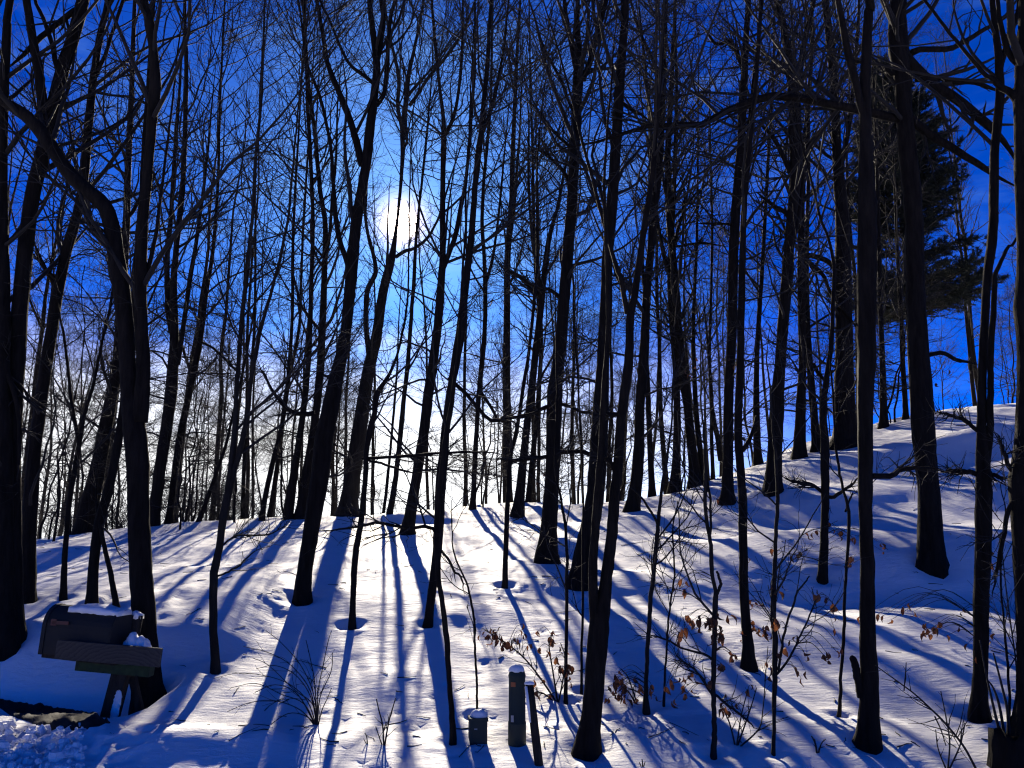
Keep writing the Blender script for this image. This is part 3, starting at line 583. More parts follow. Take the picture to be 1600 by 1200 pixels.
T('young_tree', 'thin straight sapling left of the forked foreground tree', (887, 1092),
  [[(886, 1090, 7), (887, 1030, 6), (887, 960, 6), (888, 900, 6), (889, 870, 5), (886, 820, 5), (880, 780, 4), (875, 750, 4), (872, 700, 3), (874, 640, 3)]], seed=32, n1=16, hmin=.6, lf1=.8, thick=.9, n2=4, n3=3)
T('young_tree', 'very thin rod touching the left flank of the forked foreground tree', (909, 1078),
  [[(909, 1078, 4.5), (909, 1000, 4.5), (910, 930, 4), (910, 860, 4), (912, 790, 3), (910, 720, 3)]], seed=33, n1=8, hmin=.6, lf1=.6, thick=.8, n2=3, n3=3)
T('bare_tree', 'clean dark trunk on the slope right of the forked foreground tree, thin crown high up', (988, 799),
  [[(988, 799, 19), (992, 765, 19), (996, 725, 18), (999, 680, 16), (1001, 630, 15), (1005, 585, 16), (1009, 520, 14), (1012, 470, 13), (1016, 420, 12), (1020, 375, 12), (1024, 320, 13), (1030, 280, 11), (1034, 220, 10), (1037, 160, 9), (1038, 90, 8), (1040, 20, 7), (1042, -15, 6)],
   [(1012, 480, 6), (1006, 440, 6), (1004, 400, 5), (1010, 350, 5), (1014, 300, 4)], [(1024, 320, 8), (1019, 285, 7), (1018, 240, 7), (1014, 180, 6), (1008, 110, 5)], [(1036, 150, 6), (1028, 115, 6), (1016, 85, 5), (1000, 50, 5)]],
  [], seed=34, n1=38, hmin=3.2, thick=1.35, low=8)
T('bare_tree', 'thin dark trunk on the crest, left of the pair that leans together', (1018, 763),
  [[(1018, 763, 10), (1015, 700, 9), (1013, 620, 8), (1010, 540, 7), (1012, 450, 6), (1016, 350, 5), (1020, 250, 4)]], seed=35, n1=24, hmin=3, thick=1.5, low=8)
T('bare_tree', 'upright trunk on the crest at the left of the pair that leans together', (1056, 766),
  [[(1055, 766, 17), (1057, 725, 13), (1058, 680, 12), (1058, 630, 11), (1056, 570, 10), (1050, 500, 9), (1047, 430, 8), (1052, 340, 7), (1056, 250, 6), (1058, 150, 5)]], seed=36, n1=28, hmin=3, thick=1.45, low=8)
T('bare_tree', 'trunk on the crest leaning left over its neighbour, a fork at two thirds height', (1087, 751),
  [[(1087, 752, 19), (1082, 710, 15), (1077, 675, 14), (1072, 625, 13), (1066, 590, 17), (1061, 550, 17), (1057, 510, 15), (1055, 465, 14), (1051, 415, 12), (1047, 365, 12), (1044, 315, 12), (1042, 260, 10), (1044, 200, 9), (1048, 120, 7), (1052, 40, 6)],
   [(1050, 440, 8), (1040, 410, 7), (1032, 370, 6), (1026, 330, 5)], [(1054, 385, 6), (1060, 358, 5), (1066, 338, 4), (1072, 312, 4)]],
  [[(1052, 386, 4), (1075, 382, 4), (1105, 380, 4), (1140, 384, 3)]], seed=37, n1=34, hmin=3.4, thick=1.4, low=8)
T('bare_tree', 'thin leaning trunk on the crest just right of the leaning pair', (1098, 740),
  [[(1098, 740, 10), (1093, 695, 9), (1088, 645, 8), (1085, 590, 7), (1083, 520, 6), (1086, 440, 5), (1090, 340, 4)]], seed=38, n1=26, hmin=2.5, thick=1.5, low=8)
T('bare_tree', 'straight dark trunk with an orange leaf at its foot, on the right slope', (1137, 787),
  [[(1136, 787, 19), (1137, 745, 17), (1138, 690, 16), (1139, 630, 15), (1141, 575, 15), (1144, 505, 15), (1145, 445, 15), (1148, 380, 15), (1151, 320, 15), (1155, 280, 15), (1159, 220, 13), (1161, 175, 13), (1164, 110, 11), (1167, 50, 9), (1171, -15, 8)],
   [(1150, 330, 9), (1158, 305, 9), (1162, 270, 8), (1170, 200, 7), (1178, 120, 6), (1186, 40, 5)]],
  [[(1150, 352, 4), (1130, 350, 4), (1108, 350, 4), (1085, 352, 3)], [(1162, 108, 7), (1150, 80, 7), (1142, 66, 7), (1132, 66, 6), (1120, 70, 5), (1106, 55, 5), (1092, 30, 4)]], seed=39, n1=40, hmin=3.4, thick=1.35)
T('bare_tree', 'slim mid-slope trunk hung with brown leaves low down, right of the dark leafy sapling', (1171, 1042),
  [[(1172, 1042, 19), (1168, 1000, 16), (1164, 950, 14), (1161, 900, 14), (1160, 850, 13), (1159, 800, 14), (1157, 750, 13), (1154, 700, 13), (1154, 640, 12), (1157, 580, 11), (1158, 510, 11), (1158, 450, 11), (1160, 390, 10), (1163, 330, 9), (1168, 270, 8), (1176, 190, 7), (1184, 100, 6)],
   [(1160, 705, 8), (1170, 690, 7), (1176, 675, 6), (1182, 650, 5)]], [], seed=40, n1=26, hmin=3.8, thick=1.25, low=5)
T('bare_tree', 'stout widely forking trunk on the upper slope, right of the orange leaf trunk', (1207, 768),
  [[(1207, 768, 24), (1209, 730, 22), (1212, 680, 22), (1214, 630, 21), (1219, 575, 17), (1223, 520, 17), (1228, 455, 18), (1232, 400, 16), (1236, 350, 15), (1241, 300, 17), (1244, 270, 17), (1243, 210, 19), (1241, 150, 19), (1236, 110, 13), (1228, 60, 11), (1218, 10, 9), (1212, -15, 8)],
   [(1246, 140, 10), (1252, 100, 9), (1258, 60, 8), (1268, 20, 7), (1274, -15, 6)], [(1238, 380, 8), (1246, 340, 7), (1252, 290, 6), (1262, 220, 6)]],
  [[(1240, 350, 8), (1225, 330, 7), (1205, 320, 6), (1180, 300, 5)], [(1234, 270, 8), (1215, 225, 7), (1195, 198, 6), (1172, 180, 5)]], seed=41, n1=42, hmin=3.4, thick=1.35)
T('bare_tree', 'narrow upright trunk on the right crest, left of the thickest one', (1249, 715),
  [[(1249, 715, 19), (1250, 680, 17), (1252, 630, 15), (1254, 580, 12), (1253, 510, 12), (1252, 440, 12), (1252, 380, 11), (1252, 320, 10), (1256, 250, 9), (1262, 170, 7), (1268, 80, 6)], [(1254, 400, 7), (1270, 415, 7), (1288, 432, 6), (1300, 460, 5)]],
  [[(1256, 398, 9), (1275, 402, 8), (1295, 412, 8), (1308, 430, 6)]], seed=42, n1=34, hmin=3.6, thick=1.4, low=6)
T('bare_tree', 'thin trunk on the right crest leaning left between the narrow and the thickest one', (1277, 704),
  [[(1277, 704, 14), (1273, 660, 12), (1268, 605, 11), (1264, 550, 10), (1261, 490, 8), (1260, 420, 7), (1262, 330, 6), (1264, 230, 5)]], [[(1270, 568, 6), (1280, 585, 6), (1288, 600, 5)]], seed=43, n1=28, hmin=3, thick=1.45, low=8)
T('young_tree', 'slender sapling on the right slope in front of the thickest trunk', (1286, 905),
  [[(1285, 905, 14), (1287, 860, 13), (1288, 810, 12), (1290, 750, 13), (1291, 700, 14), (1289, 660, 11), (1290, 620, 10), (1296, 575, 8), (1301, 530, 7), (1303, 470, 6), (1305, 430, 6), (1302, 400, 5), (1294, 370, 4), (1280, 330, 4)]],
  [[(1294, 776, 6), (1305, 776, 6), (1318, 766, 5), (1332, 758, 4), (1345, 745, 4)], [(1284, 768, 6), (1268, 758, 5), (1240, 752, 4), (1222, 742, 3)]], seed=44, n1=22, hmin=1.6, lf1=1.7, thick=1.15, well=(.2, .06, .02))
T('bare_tree', 'thickest trunk of the right crest, a straight dark column against the blue sky', (1322, 697),
  [[(1322, 697, 35), (1322, 660, 31), (1321, 610, 30), (1320, 555, 27), (1319, 490, 25), (1319, 425, 25), (1318, 365, 22), (1316, 320, 20), (1312, 275, 17), (1308, 210, 14), (1305, 135, 13), (1299, 75, 12), (1292, 20, 11), (1288, -15, 10)],
   [(1312, 270, 9), (1322, 220, 8), (1330, 170, 7), (1336, 100, 6), (1342, 30, 5)]], [], seed=45, n1=40, hmin=5, thick=1.4)
T('bare_tree', 'tall foreground trunk on the right with a short broken snag growing from its foot', (1355, 1163),
  [[(1356, 1163, 35), (1355, 1110, 29), (1354, 1050, 27), (1352, 980, 24), (1353, 900, 22), (1354, 820, 20), (1355, 740, 22), (1356, 660, 23), (1358, 610, 25), (1360, 560, 28), (1360, 480, 28), (1360, 410, 29), (1361, 330, 28), (1358, 260, 22), (1356, 190, 17), (1355, 130, 16), (1357, 70, 15), (1360, 10, 14), (1362, -15, 13)],
   [(1346, 1090, 13), (1340, 1055, 12), (1335, 1030, 11), (1332, 1026, 8)], [(1356, 200, 12), (1344, 160, 12), (1332, 110, 12), (1320, 60, 11), (1312, 20, 9), (1308, -15, 8)]],
  [[(1358, 745, 9), (1378, 744, 9), (1398, 742, 9), (1412, 732, 8), (1436, 730, 6), (1480, 732, 5)]], seed=46, n1=30, hmin=5.5, thick=1.15, ext=0.0 + 2.0, flare=.15)
T('bare_tree', 'very thick oak trunk with heavy crooked limbs on the right slope, before the pine', (1456, 882),
  [[(1456, 882, 40), (1453, 830, 36), (1450, 775, 33), (1446, 730, 32), (1442, 680, 34), (1440, 620, 32), (1437, 570, 30), (1434, 510, 28), (1431, 450, 28), (1430, 390, 27), (1428, 330, 27), (1423, 270, 27), (1417, 210, 26), (1413, 160, 23), (1411, 120, 26), (1403, 70, 30), (1402, 20, 25), (1405, -20, 24)]],
  [[(1415, 188, 14), (1390, 182, 14), (1360, 176, 14), (1325, 168, 14), (1290, 162, 13), (1250, 155, 13), (1215, 151, 13), (1180, 158, 12), (1140, 172, 11), (1110, 190, 11), (1080, 200, 10), (1066, 197, 9), (1030, 195, 8), (990, 203, 7), (940, 218, 6), (885, 228, 5), (835, 246, 4), (800, 252, 3)],
   [(1406, 82, 20), (1432, 114, 19), (1455, 133, 18), (1480, 148, 16), (1512, 172, 15), (1548, 205, 14), (1575, 240, 12), (1592, 272, 10)],
   [(1416, 180, 15), (1432, 193, 14), (1455, 210, 13), (1490, 232, 12), (1530, 256, 10), (1570, 280, 8), (1600, 296, 6)],
   [(1425, 82, 11), (1432, 78, 10), (1450, 78, 9), (1480, 78, 9), (1505, 68, 8), (1535, 50, 7), (1565, 35, 6), (1590, 14, 5)],
   [(1430, 125, 8), (1460, 123, 8), (1490, 128, 8), (1520, 129, 7), (1550, 138, 7), (1580, 150, 6)],
   [(1405, 110, 8), (1395, 116, 7), (1388, 110, 6), (1380, 100, 5), (1350, 97, 5), (1318, 90, 5), (1300, 84, 4)],
   [(1434, 460, 8), (1412, 445, 8)][:0] or [(1440, 556, 7), (1470, 550, 7), (1500, 560, 6), (1530, 566, 5)]], seed=47, n1=30, hmin=5.5, thick=1.3, flare=.12, ang=58, mat='bark', well=(.34, .06, .03))
T('bare_tree', 'twin stems splitting from one foot on the lower right slope, second from the right edge', (1529, 1120),
  [[(1528, 1120, 25), (1530, 1070, 21), (1531, 1000, 22), (1534, 920, 23), (1537, 840, 24), (1537, 770, 24), (1536, 720, 20), (1534, 670, 14), (1533, 610, 13), (1534, 550, 13), (1537, 490, 12), (1541, 430, 13), (1547, 380, 14), (1549, 320, 14), (1549, 260, 13), (1552, 210, 13), (1558, 160, 13), (1558, 110, 12), (1554, 60, 10), (1550, 10, 9), (1548, -15, 8)],
   [(1540, 730, 13), (1546, 680, 11), (1547, 620, 10), (1548, 560, 9), (1550, 500, 9), (1552, 450, 8), (1553, 430, 7), (1562, 410, 6), (1575, 385, 5), (1590, 370, 4)], [(1562, 110, 9), (1568, 85, 9), (1576, 60, 8), (1586, 30, 7), (1592, -10, 6)]],
  [[(1528, 742, 8), (1510, 736, 8), (1490, 733, 7), (1462, 731, 5)], [(1541, 735, 7), (1555, 742, 7), (1576, 750, 6)], [(1530, 675, 7), (1510, 660, 6), (1484, 652, 5), (1460, 648, 4)]], seed=48, n1=26, hmin=4.6, thick=1.15, well=(.2, .05, .02))
T('bare_tree', 'heavy trunk cut by the right edge of the picture, bulging at half height', (1598, 1150),
  [[(1604, 1150, 40), (1603, 1050, 34), (1602, 950, 34), (1600, 860, 36), (1596, 790, 36), (1594, 755, 38), (1599, 700, 32), (1602, 600, 30), (1602, 520, 32), (1599, 480, 36), (1603, 430, 30), (1604, 330, 30), (1603, 250, 32), (1600, 160, 30), (1604, 70, 28), (1606, -20, 26)],
   [(1594, 165, 16), (1584, 150, 13), (1574, 142, 11), (1560, 135, 10), (1545, 120, 8), (1520, 100, 6)], [(1592, 100, 12), (1580, 90, 11), (1570, 70, 9), (1560, 30, 7), (1556, -10, 6)]],
  [[(1594, 770, 9), (1582, 785, 8), (1572, 815, 7), (1562, 850, 7), (1556, 890, 6), (1548, 930, 5)], [(1590, 745, 8), (1578, 730, 7), (1566, 700, 6), (1556, 680, 5)]], seed=49, n1=26, hmin=4.5, thick=1.1)
T('young_tree', 'bent sapling with clusters of brown leaves, in front of the right hand shadows', (1212, 1178),
  [[(1210, 1178, 6), (1212, 1130, 6), (1213, 1070, 8), (1212, 1000, 9), (1211, 940, 9), (1213, 890, 7), (1215, 840, 6), (1217, 780, 6), (1214, 720, 5), (1208, 660, 4), (1204, 600, 3)], [(1215, 1048, 4), (1222, 1010, 4), (1230, 970, 3.5), (1245, 930, 3), (1258, 912, 2.5), (1266, 900, 2)], [(1214, 1055, 4), (1235, 1030, 3.5), (1250, 1000, 3), (1268, 965, 2.5), (1280, 930, 2)]],
  [], seed=50, n1=18, hmin=.5, lf1=.8, thick=.85, ext=.5, n2=4, n3=3, mat='beech_bark')
T('young_tree', 'perfectly straight thin pole of a sapling left of the snagged foreground trunk', (1311, 1118),
  [[(1311, 1118, 6), (1313, 1060, 5), (1316, 980, 5), (1318, 900, 4.5), (1321, 840, 5), (1320, 795, 5), (1313, 770, 4), (1306, 730, 4), (1301, 690, 3.5), (1298, 640, 3), (1296, 600, 3)], [(1321, 800, 3.5), (1326, 780, 3), (1330, 770, 2.5)]], [], seed=51, n1=12, hmin=1.2, lf1=.8, thick=.9, ext=.8, n2=3, n3=3)
T('young_tree', 'dark leafy sapling with crooked stem at the bottom, right of centre', (1114, 1180),
  [[(1114, 1180, 9), (1116, 1130, 8), (1114, 1080, 8), (1116, 1030, 8), (1117, 985, 8), (1118, 940, 9), (1120, 925, 7), (1114, 905, 6), (1112, 880, 7), (1109, 845, 6), (1104, 800, 6), (1101, 745, 6), (1099, 700, 4), (1094, 640, 3), (1092, 590, 3)], [(1119, 930, 5), (1124, 915, 5), (1122, 900, 4), (1118, 893, 4)], [(1110, 835, 4), (1112, 790, 4), (1108, 748, 3.5), (1104, 700, 3), (1106, 640, 2.5)]],
  [[(1115, 1033, 4), (1103, 1022, 4), (1085, 1012, 3.5), (1062, 1006, 3), (1040, 995, 3), (1012, 985, 2.5), (985, 965, 2)], [(1115, 1090, 4), (1100, 1065, 4), (1080, 1048, 3), (1060, 1030, 3), (1045, 1010, 2)], [(1117, 1085, 4), (1140, 1105, 4), (1165, 1120, 3.5), (1185, 1135, 3)]], seed=52, n1=16, hmin=.5, lf1=.8, thick=.9, ext=.5, n2=4, n3=3, well=(.16, .05, .02), mat='beech_bark')
T('young_tree', 'slender sapling with brown leaves at its foot, right of the forked foreground tree', (1011, 1108),
  [[(1012, 1108, 11), (1011, 1080, 7), (1014, 1020, 6.5), (1018, 960, 7), (1023, 900, 7), (1027, 865, 7), (1032, 820, 6), (1038, 780, 5), (1042, 745, 5), (1049, 715, 4), (1056, 660, 3), (1060, 600, 3)], [(1030, 822, 5), (1020, 805, 4), (1010, 790, 4), (1000, 775, 3.5), (985, 762, 3)], [(1028, 840, 3), (1045, 820, 3), (1062, 790, 2.5), (1070, 768, 2)]],
  [], seed=53, n1=16, hmin=.7, lf1=.8, thick=.9, ext=.5, n2=4, n3=3, well=(.14, .06, .02), mat='beech_bark')
T('young_tree', 'very thin whip with a curled leaf at its foot, left of the dark leafy sapling', (1036, 1098),
  [[(1035, 1098, 4), (1037, 1050, 3.5), (1041, 1000, 3.5), (1046, 950, 3), (1050, 920, 3), (1054, 890, 3), (1052, 840, 2.5), (1056, 800, 2)]], [], seed=54, n1=10, hmin=.4, lf1=.5, thick=.8, ext=.4, n2=3, n3=2)
T('young_tree', 'thin bent sapling beside the stump at the lower right corner', (1572, 1150),
  [[(1560, 1150, 4), (1548, 1100, 4), (1541, 1065, 4), (1536, 1040, 3), (1530, 1010, 2)][:0] or [(1576, 1150, 4), (1580, 1080, 4), (1574, 1000, 3.5), (1566, 930, 3), (1568, 860, 3), (1574, 800, 2)]], [], seed=55, n1=12, hmin=.4, lf1=.8, thick=.8, ext=.4, n2=4, n3=3)
T('bare_tree', 'slim trunk on the right skyline just right of the thickest trunk', (1378, 668),
  [[(1381, 670, 13), (1380, 640, 11), (1379, 600, 10), (1377, 540, 8), (1374, 470, 7), (1372, 380, 6)]], [], seed=56, n1=28, hmin=2.4, thick=1.5, low=8)
T('bare_tree', 'thin trunk on the right skyline touching the left flank of the oak', (1413, 656),
  [[(1415, 658, 8), (1413, 620, 8), (1409, 560, 7), (1406, 480, 6), (1400, 400, 5)]], [], seed=57, n1=26, hmin=2, thick=1.5, low=8)
T('bare_tree', 'dark slim crest trunk between the orange leaf trunk and the stout forking one', (1180, 725),
  [[(1184, 726, 13), (1182, 680, 11), (1181, 630, 10), (1182, 560, 8), (1186, 480, 7), (1192, 390, 6), (1198, 280, 5), (1206, 150, 4)]], [], seed=58, n1=32, hmin=3, thick=1.45, low=8)
T('bare_tree', 'thin trunk on the crest behind the orange leaf, left of the orange leaf trunk', (1113, 741),
  [[(1114, 742, 6), (1112, 700, 6), (1111, 640, 5), (1108, 560, 5), (1110, 460, 4), (1112, 350, 4)], [(1126, 720, 8), (1120, 680, 8), (1113, 650, 7), (1110, 600, 6)]], [], seed=59, n1=26, hmin=2, thick=1.5, low=8)
# ------------------------------------------------------------------ the wood beyond the ridge: shared shapes, single trees
def template_tree(seed, H, r0, n1, n2, n3, hmin, ang, lf, low, forks, thick, up=.1, flat=0., lowlen=1.8):
    r = np.random.default_rng(seed); n = 14; z = np.linspace(-.3, H, n)
    wob = np.cumsum(r.normal(size=(n, 2)), 0) * .05; wob -= wob[1]
    lean = r.normal(size=2) * .02
    C = np.stack([wob[:, 0] + lean[0] * z, wob[:, 1] + lean[1] * z, z, np.maximum(r0 * (1 - z / H * .92), .008)], 1)
    C[0, 3] *= 1.3; stems = [catmull(C, 3)]
    for k in range(forks):
        i = int(r.uniform(.35, .6) * n); a = r.uniform(0, 6.28); L = H * r.uniform(.35, .5); m = 7; tt = np.linspace(0, 1, m)
        sp = r.uniform(.18, .34) * L
        P = np.stack([C[i, 0] + np.cos(a) * sp * tt ** .8, C[i, 1] + np.sin(a) * sp * tt ** .8, C[i, 2] + L * tt, C[i, 3] * .7 * (1 - .9 * tt)], 1)
        P[1:, :2] += r.normal(size=(m - 1, 2)) * .05; stems.append(catmull(P, 3))
    tm = MB()
    for s in stems: tm.add(*bark_tube(resample(s, max(12, len(s) // 2)), 8, r))
    trunk = mesh_np('trunk', np.concatenate(tm.V), tm.F); trunk.materials.append(M['bark'])
    crown = crown_mesh('crown', stems, r, n1=n1, n2=n2, n3=n3, hmin=hmin, ang=ang, lf1=lf, low=low, thick=thick, up=up, flat=flat, lowlen=lowlen)
    crown.materials.append(M['twig']); return trunk, crown
def put(tmpl, name, x, y, rz, sc, label, cat, group, lean=(0, 0)):
    root = empty(name, (x, y, float(terrain(x, y, False))), label, cat, group); root.rotation_euler = (lean[0], lean[1], rz); root.scale = (sc, sc, sc)
    for nm, me in zip(('trunk', 'crown'), tmpl):
        o = bpy.data.objects.new(nm, me); COL.objects.link(o); o.parent = root
    return root
ZONES = [(-1e9, 215, 'above the mailbox'), (215, 440, 'beside the S-curved trunk'), (440, 605, 'left of the sun'), (605, 860, 'right of the sun'),
         (860, 1060, 'behind the tallest trunks'), (1060, 1300, 'behind the right crest'), (1300, 1e9, 'behind the oak')]
ORD = 'first second third fourth fifth sixth seventh eighth ninth tenth eleventh twelfth thirteenth fourteenth fifteenth sixteenth seventeenth eighteenth nineteenth twentieth'.split()
def single_out():
    """alike things of one stretch of the ridge are told apart by their order"""
    g = {}
    for o in COL.objects:
        if 'many' in o: g.setdefault((o['many'], o['where'], o['zone']), []).append(o)
    for (many, where, zn), os in g.items():
        os.sort(key=lambda o: float(proj(np.array([o.location.x, o.location.y, 1.6]))[0]))
        for k, o in enumerate(os):
            o['label'] = (f'{ORD[k]} from left of the {many} {where}, {zn}' if len(os) > 1 else f'lone one of the {many} {where}, {zn}')
            if len(os) > 1: o['group'] = f'{many} {where} {zn}'
            for key in ('many', 'where', 'zone'): del o[key]
def many(o, m, w, u): o['many'] = m; o['where'] = w; o['zone'] = zone(u); return o
def zone(u): return [z[2] for z in ZONES if z[0] <= u < z[1]][0]
def scatter_wood():
    r = np.random.default_rng(5)
    tall = [template_tree(200 + i, r.uniform(13, 17), r.uniform(.07, .12), 44, 6, 5, 3.0, 44, 2.2, 6, int(r.integers(0, 3)), 1.0) for i in range(6)]
    mid = [template_tree(230 + i, r.uniform(6, 8.5), r.uniform(.035, .055), 50, 6, 4, 1.3, 56, 1.7, 14, int(r.integers(0, 2)), .95, .05, .25) for i in range(4)]
    und = [template_tree(260 + i, r.uniform(3.5, 5), r.uniform(.02, .03), 36, 6, 4, .5, 70, 1.3, 0, 0, .95, .02, .7) for i in range(3)]
    pole = [template_tree(290 + i, r.uniform(13, 17), r.uniform(.055, .09), 20, 5, 4, 4.0, 40, 1.7, 5, int(r.integers(0, 2)), .95) for i in range(4)]
    us = []; KN = {id(tall): 'tall twiggy tree', id(pole): 'thin pole-like tree', id(mid): 'short bushy young tree'}
    for i in range(BG['n']):
        for _ in range(40):
            u = r.uniform(-60, 1660)
            if (540 if i < BG['tall'] else 596) < u < (720 if i < BG['tall'] else 668): continue
            if u > 1250 and r.random() < .45: continue
            if all(abs(u - q) > 7 for q in us[-25:]): break
        us.append(u); Y = 22.5 + 22 * r.random() ** 1.1 + (4 if u > 1150 else 0); x = at(u, 800, Y)[0]
        t = tall if i < BG['tall'] else (pole if i < BG['tall'] + BG['pole'] else mid)
        if t is mid: Y = 25 + 17 * r.random() + (3 if u > 1150 else 0); x = at(u, 800, Y)[0]
        leanx = r.normal(0, .035) + (.03 if u < 700 else -.01)
        many(put(t[int(r.integers(len(t)))], 'bare_tree', x, Y, r.uniform(0, 6.28), r.uniform(.85, 1.2), '', 'tree', None, (r.normal(0, .03), leanx)), KN[id(t)] + 's', 'beyond the ridge', u)
    for i in range(BG['und']):
        u = r.uniform(-20, 1620)
        if 600 < u < 650: continue
        Y = float(np.interp(u, [0, 500, 900, 1300, 1600], [18, 20, 21.5, 24, 26])) + r.uniform(-2.0, 3.5); x = at(u, 800, Y)[0]
        many(put(und[int(r.integers(len(und)))], 'beech_sapling', x, Y, r.uniform(0, 6.28), r.uniform(.75, 1.25), '', 'sapling', None, (r.normal(0, .05), r.normal(0, .05))), 'twiggy saplings', 'on the ridge', u)
BG = dict(n=100, tall=18, pole=36, und=44)
def cane_mesh(r, n, h, spread_, thick, twigs=3):
    a = r.uniform(0, 6.28, n); S = np.stack([np.cos(a) * .05, np.sin(a) * .05, np.full(n, -.08)], 1)
    D = np.stack([np.cos(a) * spread_ * r.uniform(.3, 1.2, n), np.sin(a) * spread_ * r.uniform(.3, 1.2, n), np.ones(n)], 1); l = h * r.uniform(.5, 1.2, n)
    P, Rr = grow(S, D, l, np.full(n, .0055 * thick), np.full(n, .0018 * thick), 9, .09, -.10, r); mb = MB().add(*tubes(P, Rr, 5))
    S, D, l2, r2 = sprout(P, Rr, l, n * twigs, .25, 1, 38, .45, .6, .002 * thick, r); P2, R2 = grow(S, D, l2, r2, np.full(len(S), .0012 * thick), 5, .14, -.02, r); mb.add(*tubes(P2, R2, 4))
    S, D, l3, r3 = sprout(P2, R2, l2, len(P2) * 2, .2, 1, 42, .6, .6, .0016 * thick, r); P3, R3 = grow(S, D, l3, r3, np.full(len(S), .001 * thick), 4, .2, 0, r); mb.add(*tubes(P3, R3, 3))
    return mesh_np('canes', np.concatenate(mb.V), mb.F)
def ridge_brush():
    r = np.random.default_rng(77); ms = [cane_mesh(r, 40, 2.0, .55, 1.5, 4) for _ in range(3)]
    for m in ms: m.materials.append(M['twig'])
    for i in range(18):
        u = (20 + 400 * (i + r.uniform(0, 1)) / 15) if i < 15 else r.uniform(430, 1000)
        Y = r.uniform(19.5, 26); x = at(u, 820, Y)[0]; s = r.uniform(.7, 1.15)
        o = link('bare_shrub', ms[i % 3], None, None, (x, Y, float(terrain(x, Y, False)))); o.scale = (s, s, s); o.rotation_euler[2] = r.uniform(0, 6)
        tag(many(o, 'low bare shrubs', 'behind the snow crest', u), None, 'shrub')
# ------------------------------------------------------------------ the pine
def pine():
    r = np.random.default_rng(31); Y = 27.5; x = at(1436, 700, Y)[0]; b = np.array([x, Y, float(terrain(x, Y, False))])
    root = empty('pine_tree', b, 'dark evergreen pine with tiers of needles, behind the oak on the right', 'tree')
    ztop = at(1440, 95, Y)[2] - b[2]; z0 = at(1440, 495, Y)[2] - b[2]
    C = np.stack([np.zeros(16), np.zeros(16), np.linspace(-.3, ztop, 16), np.linspace(.19, .015, 16)], 1); C[:, :2] += np.cumsum(r.normal(size=(16, 2)), 0) * .02
    MB().add(*bark_tube(C, 10, r)).build('trunk', M['bark'], root)
    S = []; D = []; Ln = []
    z = z0
    while z < ztop - .2:
        k = (z - z0) / (ztop - z0); n = int(r.integers(9, 12)); a0 = r.uniform(0, 6.28)
        for j in range(n):
            a = a0 + j * 6.283 / n + r.normal(0, .2); L = (2.55 * (1 - k) ** .55 + .35) * r.uniform(.7, 1.15)
            if math.cos(a) < -.3: L *= .85
            S.append([0, 0, z + r.normal(0, .06)]); D.append([math.cos(a), math.sin(a), .10 + .5 * k + r.normal(0, .06)]); Ln.append(L)
        z += r.uniform(.27, .42) if abs(k - .16) > .07 else .95
    S, D, Ln = np.array(S), np.array(D), np.array(Ln)
    P, Rr = grow(S, D, Ln, .012 * Ln + .008, np.full(len(S), .006), 8, .05, .03, r); mb = MB().add(*tubes(P, Rr, 5))
    S2, D2, l2, r2 = sprout(P, Rr, Ln, len(P) * 26, .15, 1, 45, .45, .6, .005, r, .6); P2, R2 = grow(S2, D2, np.maximum(l2, .2), r2, np.full(len(S2), .004), 4, .1, .05, r); mb.add(*tubes(P2, R2, 3))
    mb.build('branch_frame', M['bark'], root)
    nb = 50; B = len(P2); t = r.random((B, nb)) ** .6; i = np.minimum((t * 3).astype(int), 2); f = (t * 3 - i)[..., None]; bi = np.arange(B)[:, None]
    Q = P2[bi, i] * (1 - f) + P2[bi, i + 1] * f; ax = norm(P2[:, -1] - P2[:, 0])[:, None, :]
    d = norm(ax * .8 + r.normal(size=(B, nb, 3)) * .75 + [0, 0, .15]); L = r.uniform(.09, .17, (B, nb, 1)); w = norm(np.cross(d, r.normal(size=d.shape))) * .0105
    V = np.stack([Q - w, Q + w, Q + d * L], 2).reshape(-1, 3); o = link('needles', mesh_np('needles', V, [np.arange(len(V)).reshape(-1, 3)], False), M['needle'], root); o['kind'] = 'stuff'
# ------------------------------------------------------------------ withered leaves
def leaf_mesh(seed):
    r = np.random.default_rng(seed); n = 5; L = .085; t = np.linspace(0, 1, n); w = .024 * np.sin(np.pi * np.clip(t * .92 + .05, 0, 1)) ** .7 * r.uniform(.85, 1.15, n); w[-1] = .001
    bend = r.uniform(1.0, 2.4); a = t * bend; x = L * np.sin(a) / bend; z = -L * (1 - np.cos(a)) / bend * 1.0 - .0
    z = z - .0; curl = r.uniform(.2, .9)
    V = []
    for i in range(n): V += [[x[i], -w[i] * math.cos(curl), z[i] + w[i] * math.sin(curl)], [x[i], 0, z[i]], [x[i], w[i] * math.cos(curl * 1.3), z[i] + w[i] * math.sin(curl * 1.3)]]
    V = np.array(V); V += r.normal(size=V.shape) * .0025; i = np.arange(n * 3).reshape(n, 3)
    q = np.concatenate([np.stack([i[:-1, k], i[:-1, k + 1], i[1:, k + 1], i[1:, k]], -1) for k in (0, 1)])
    m = mesh_np('leaf', V, [q]); m.materials.append(M['leaf']); return m
LEAF = [leaf_mesh(500 + k) for k in range(7)]
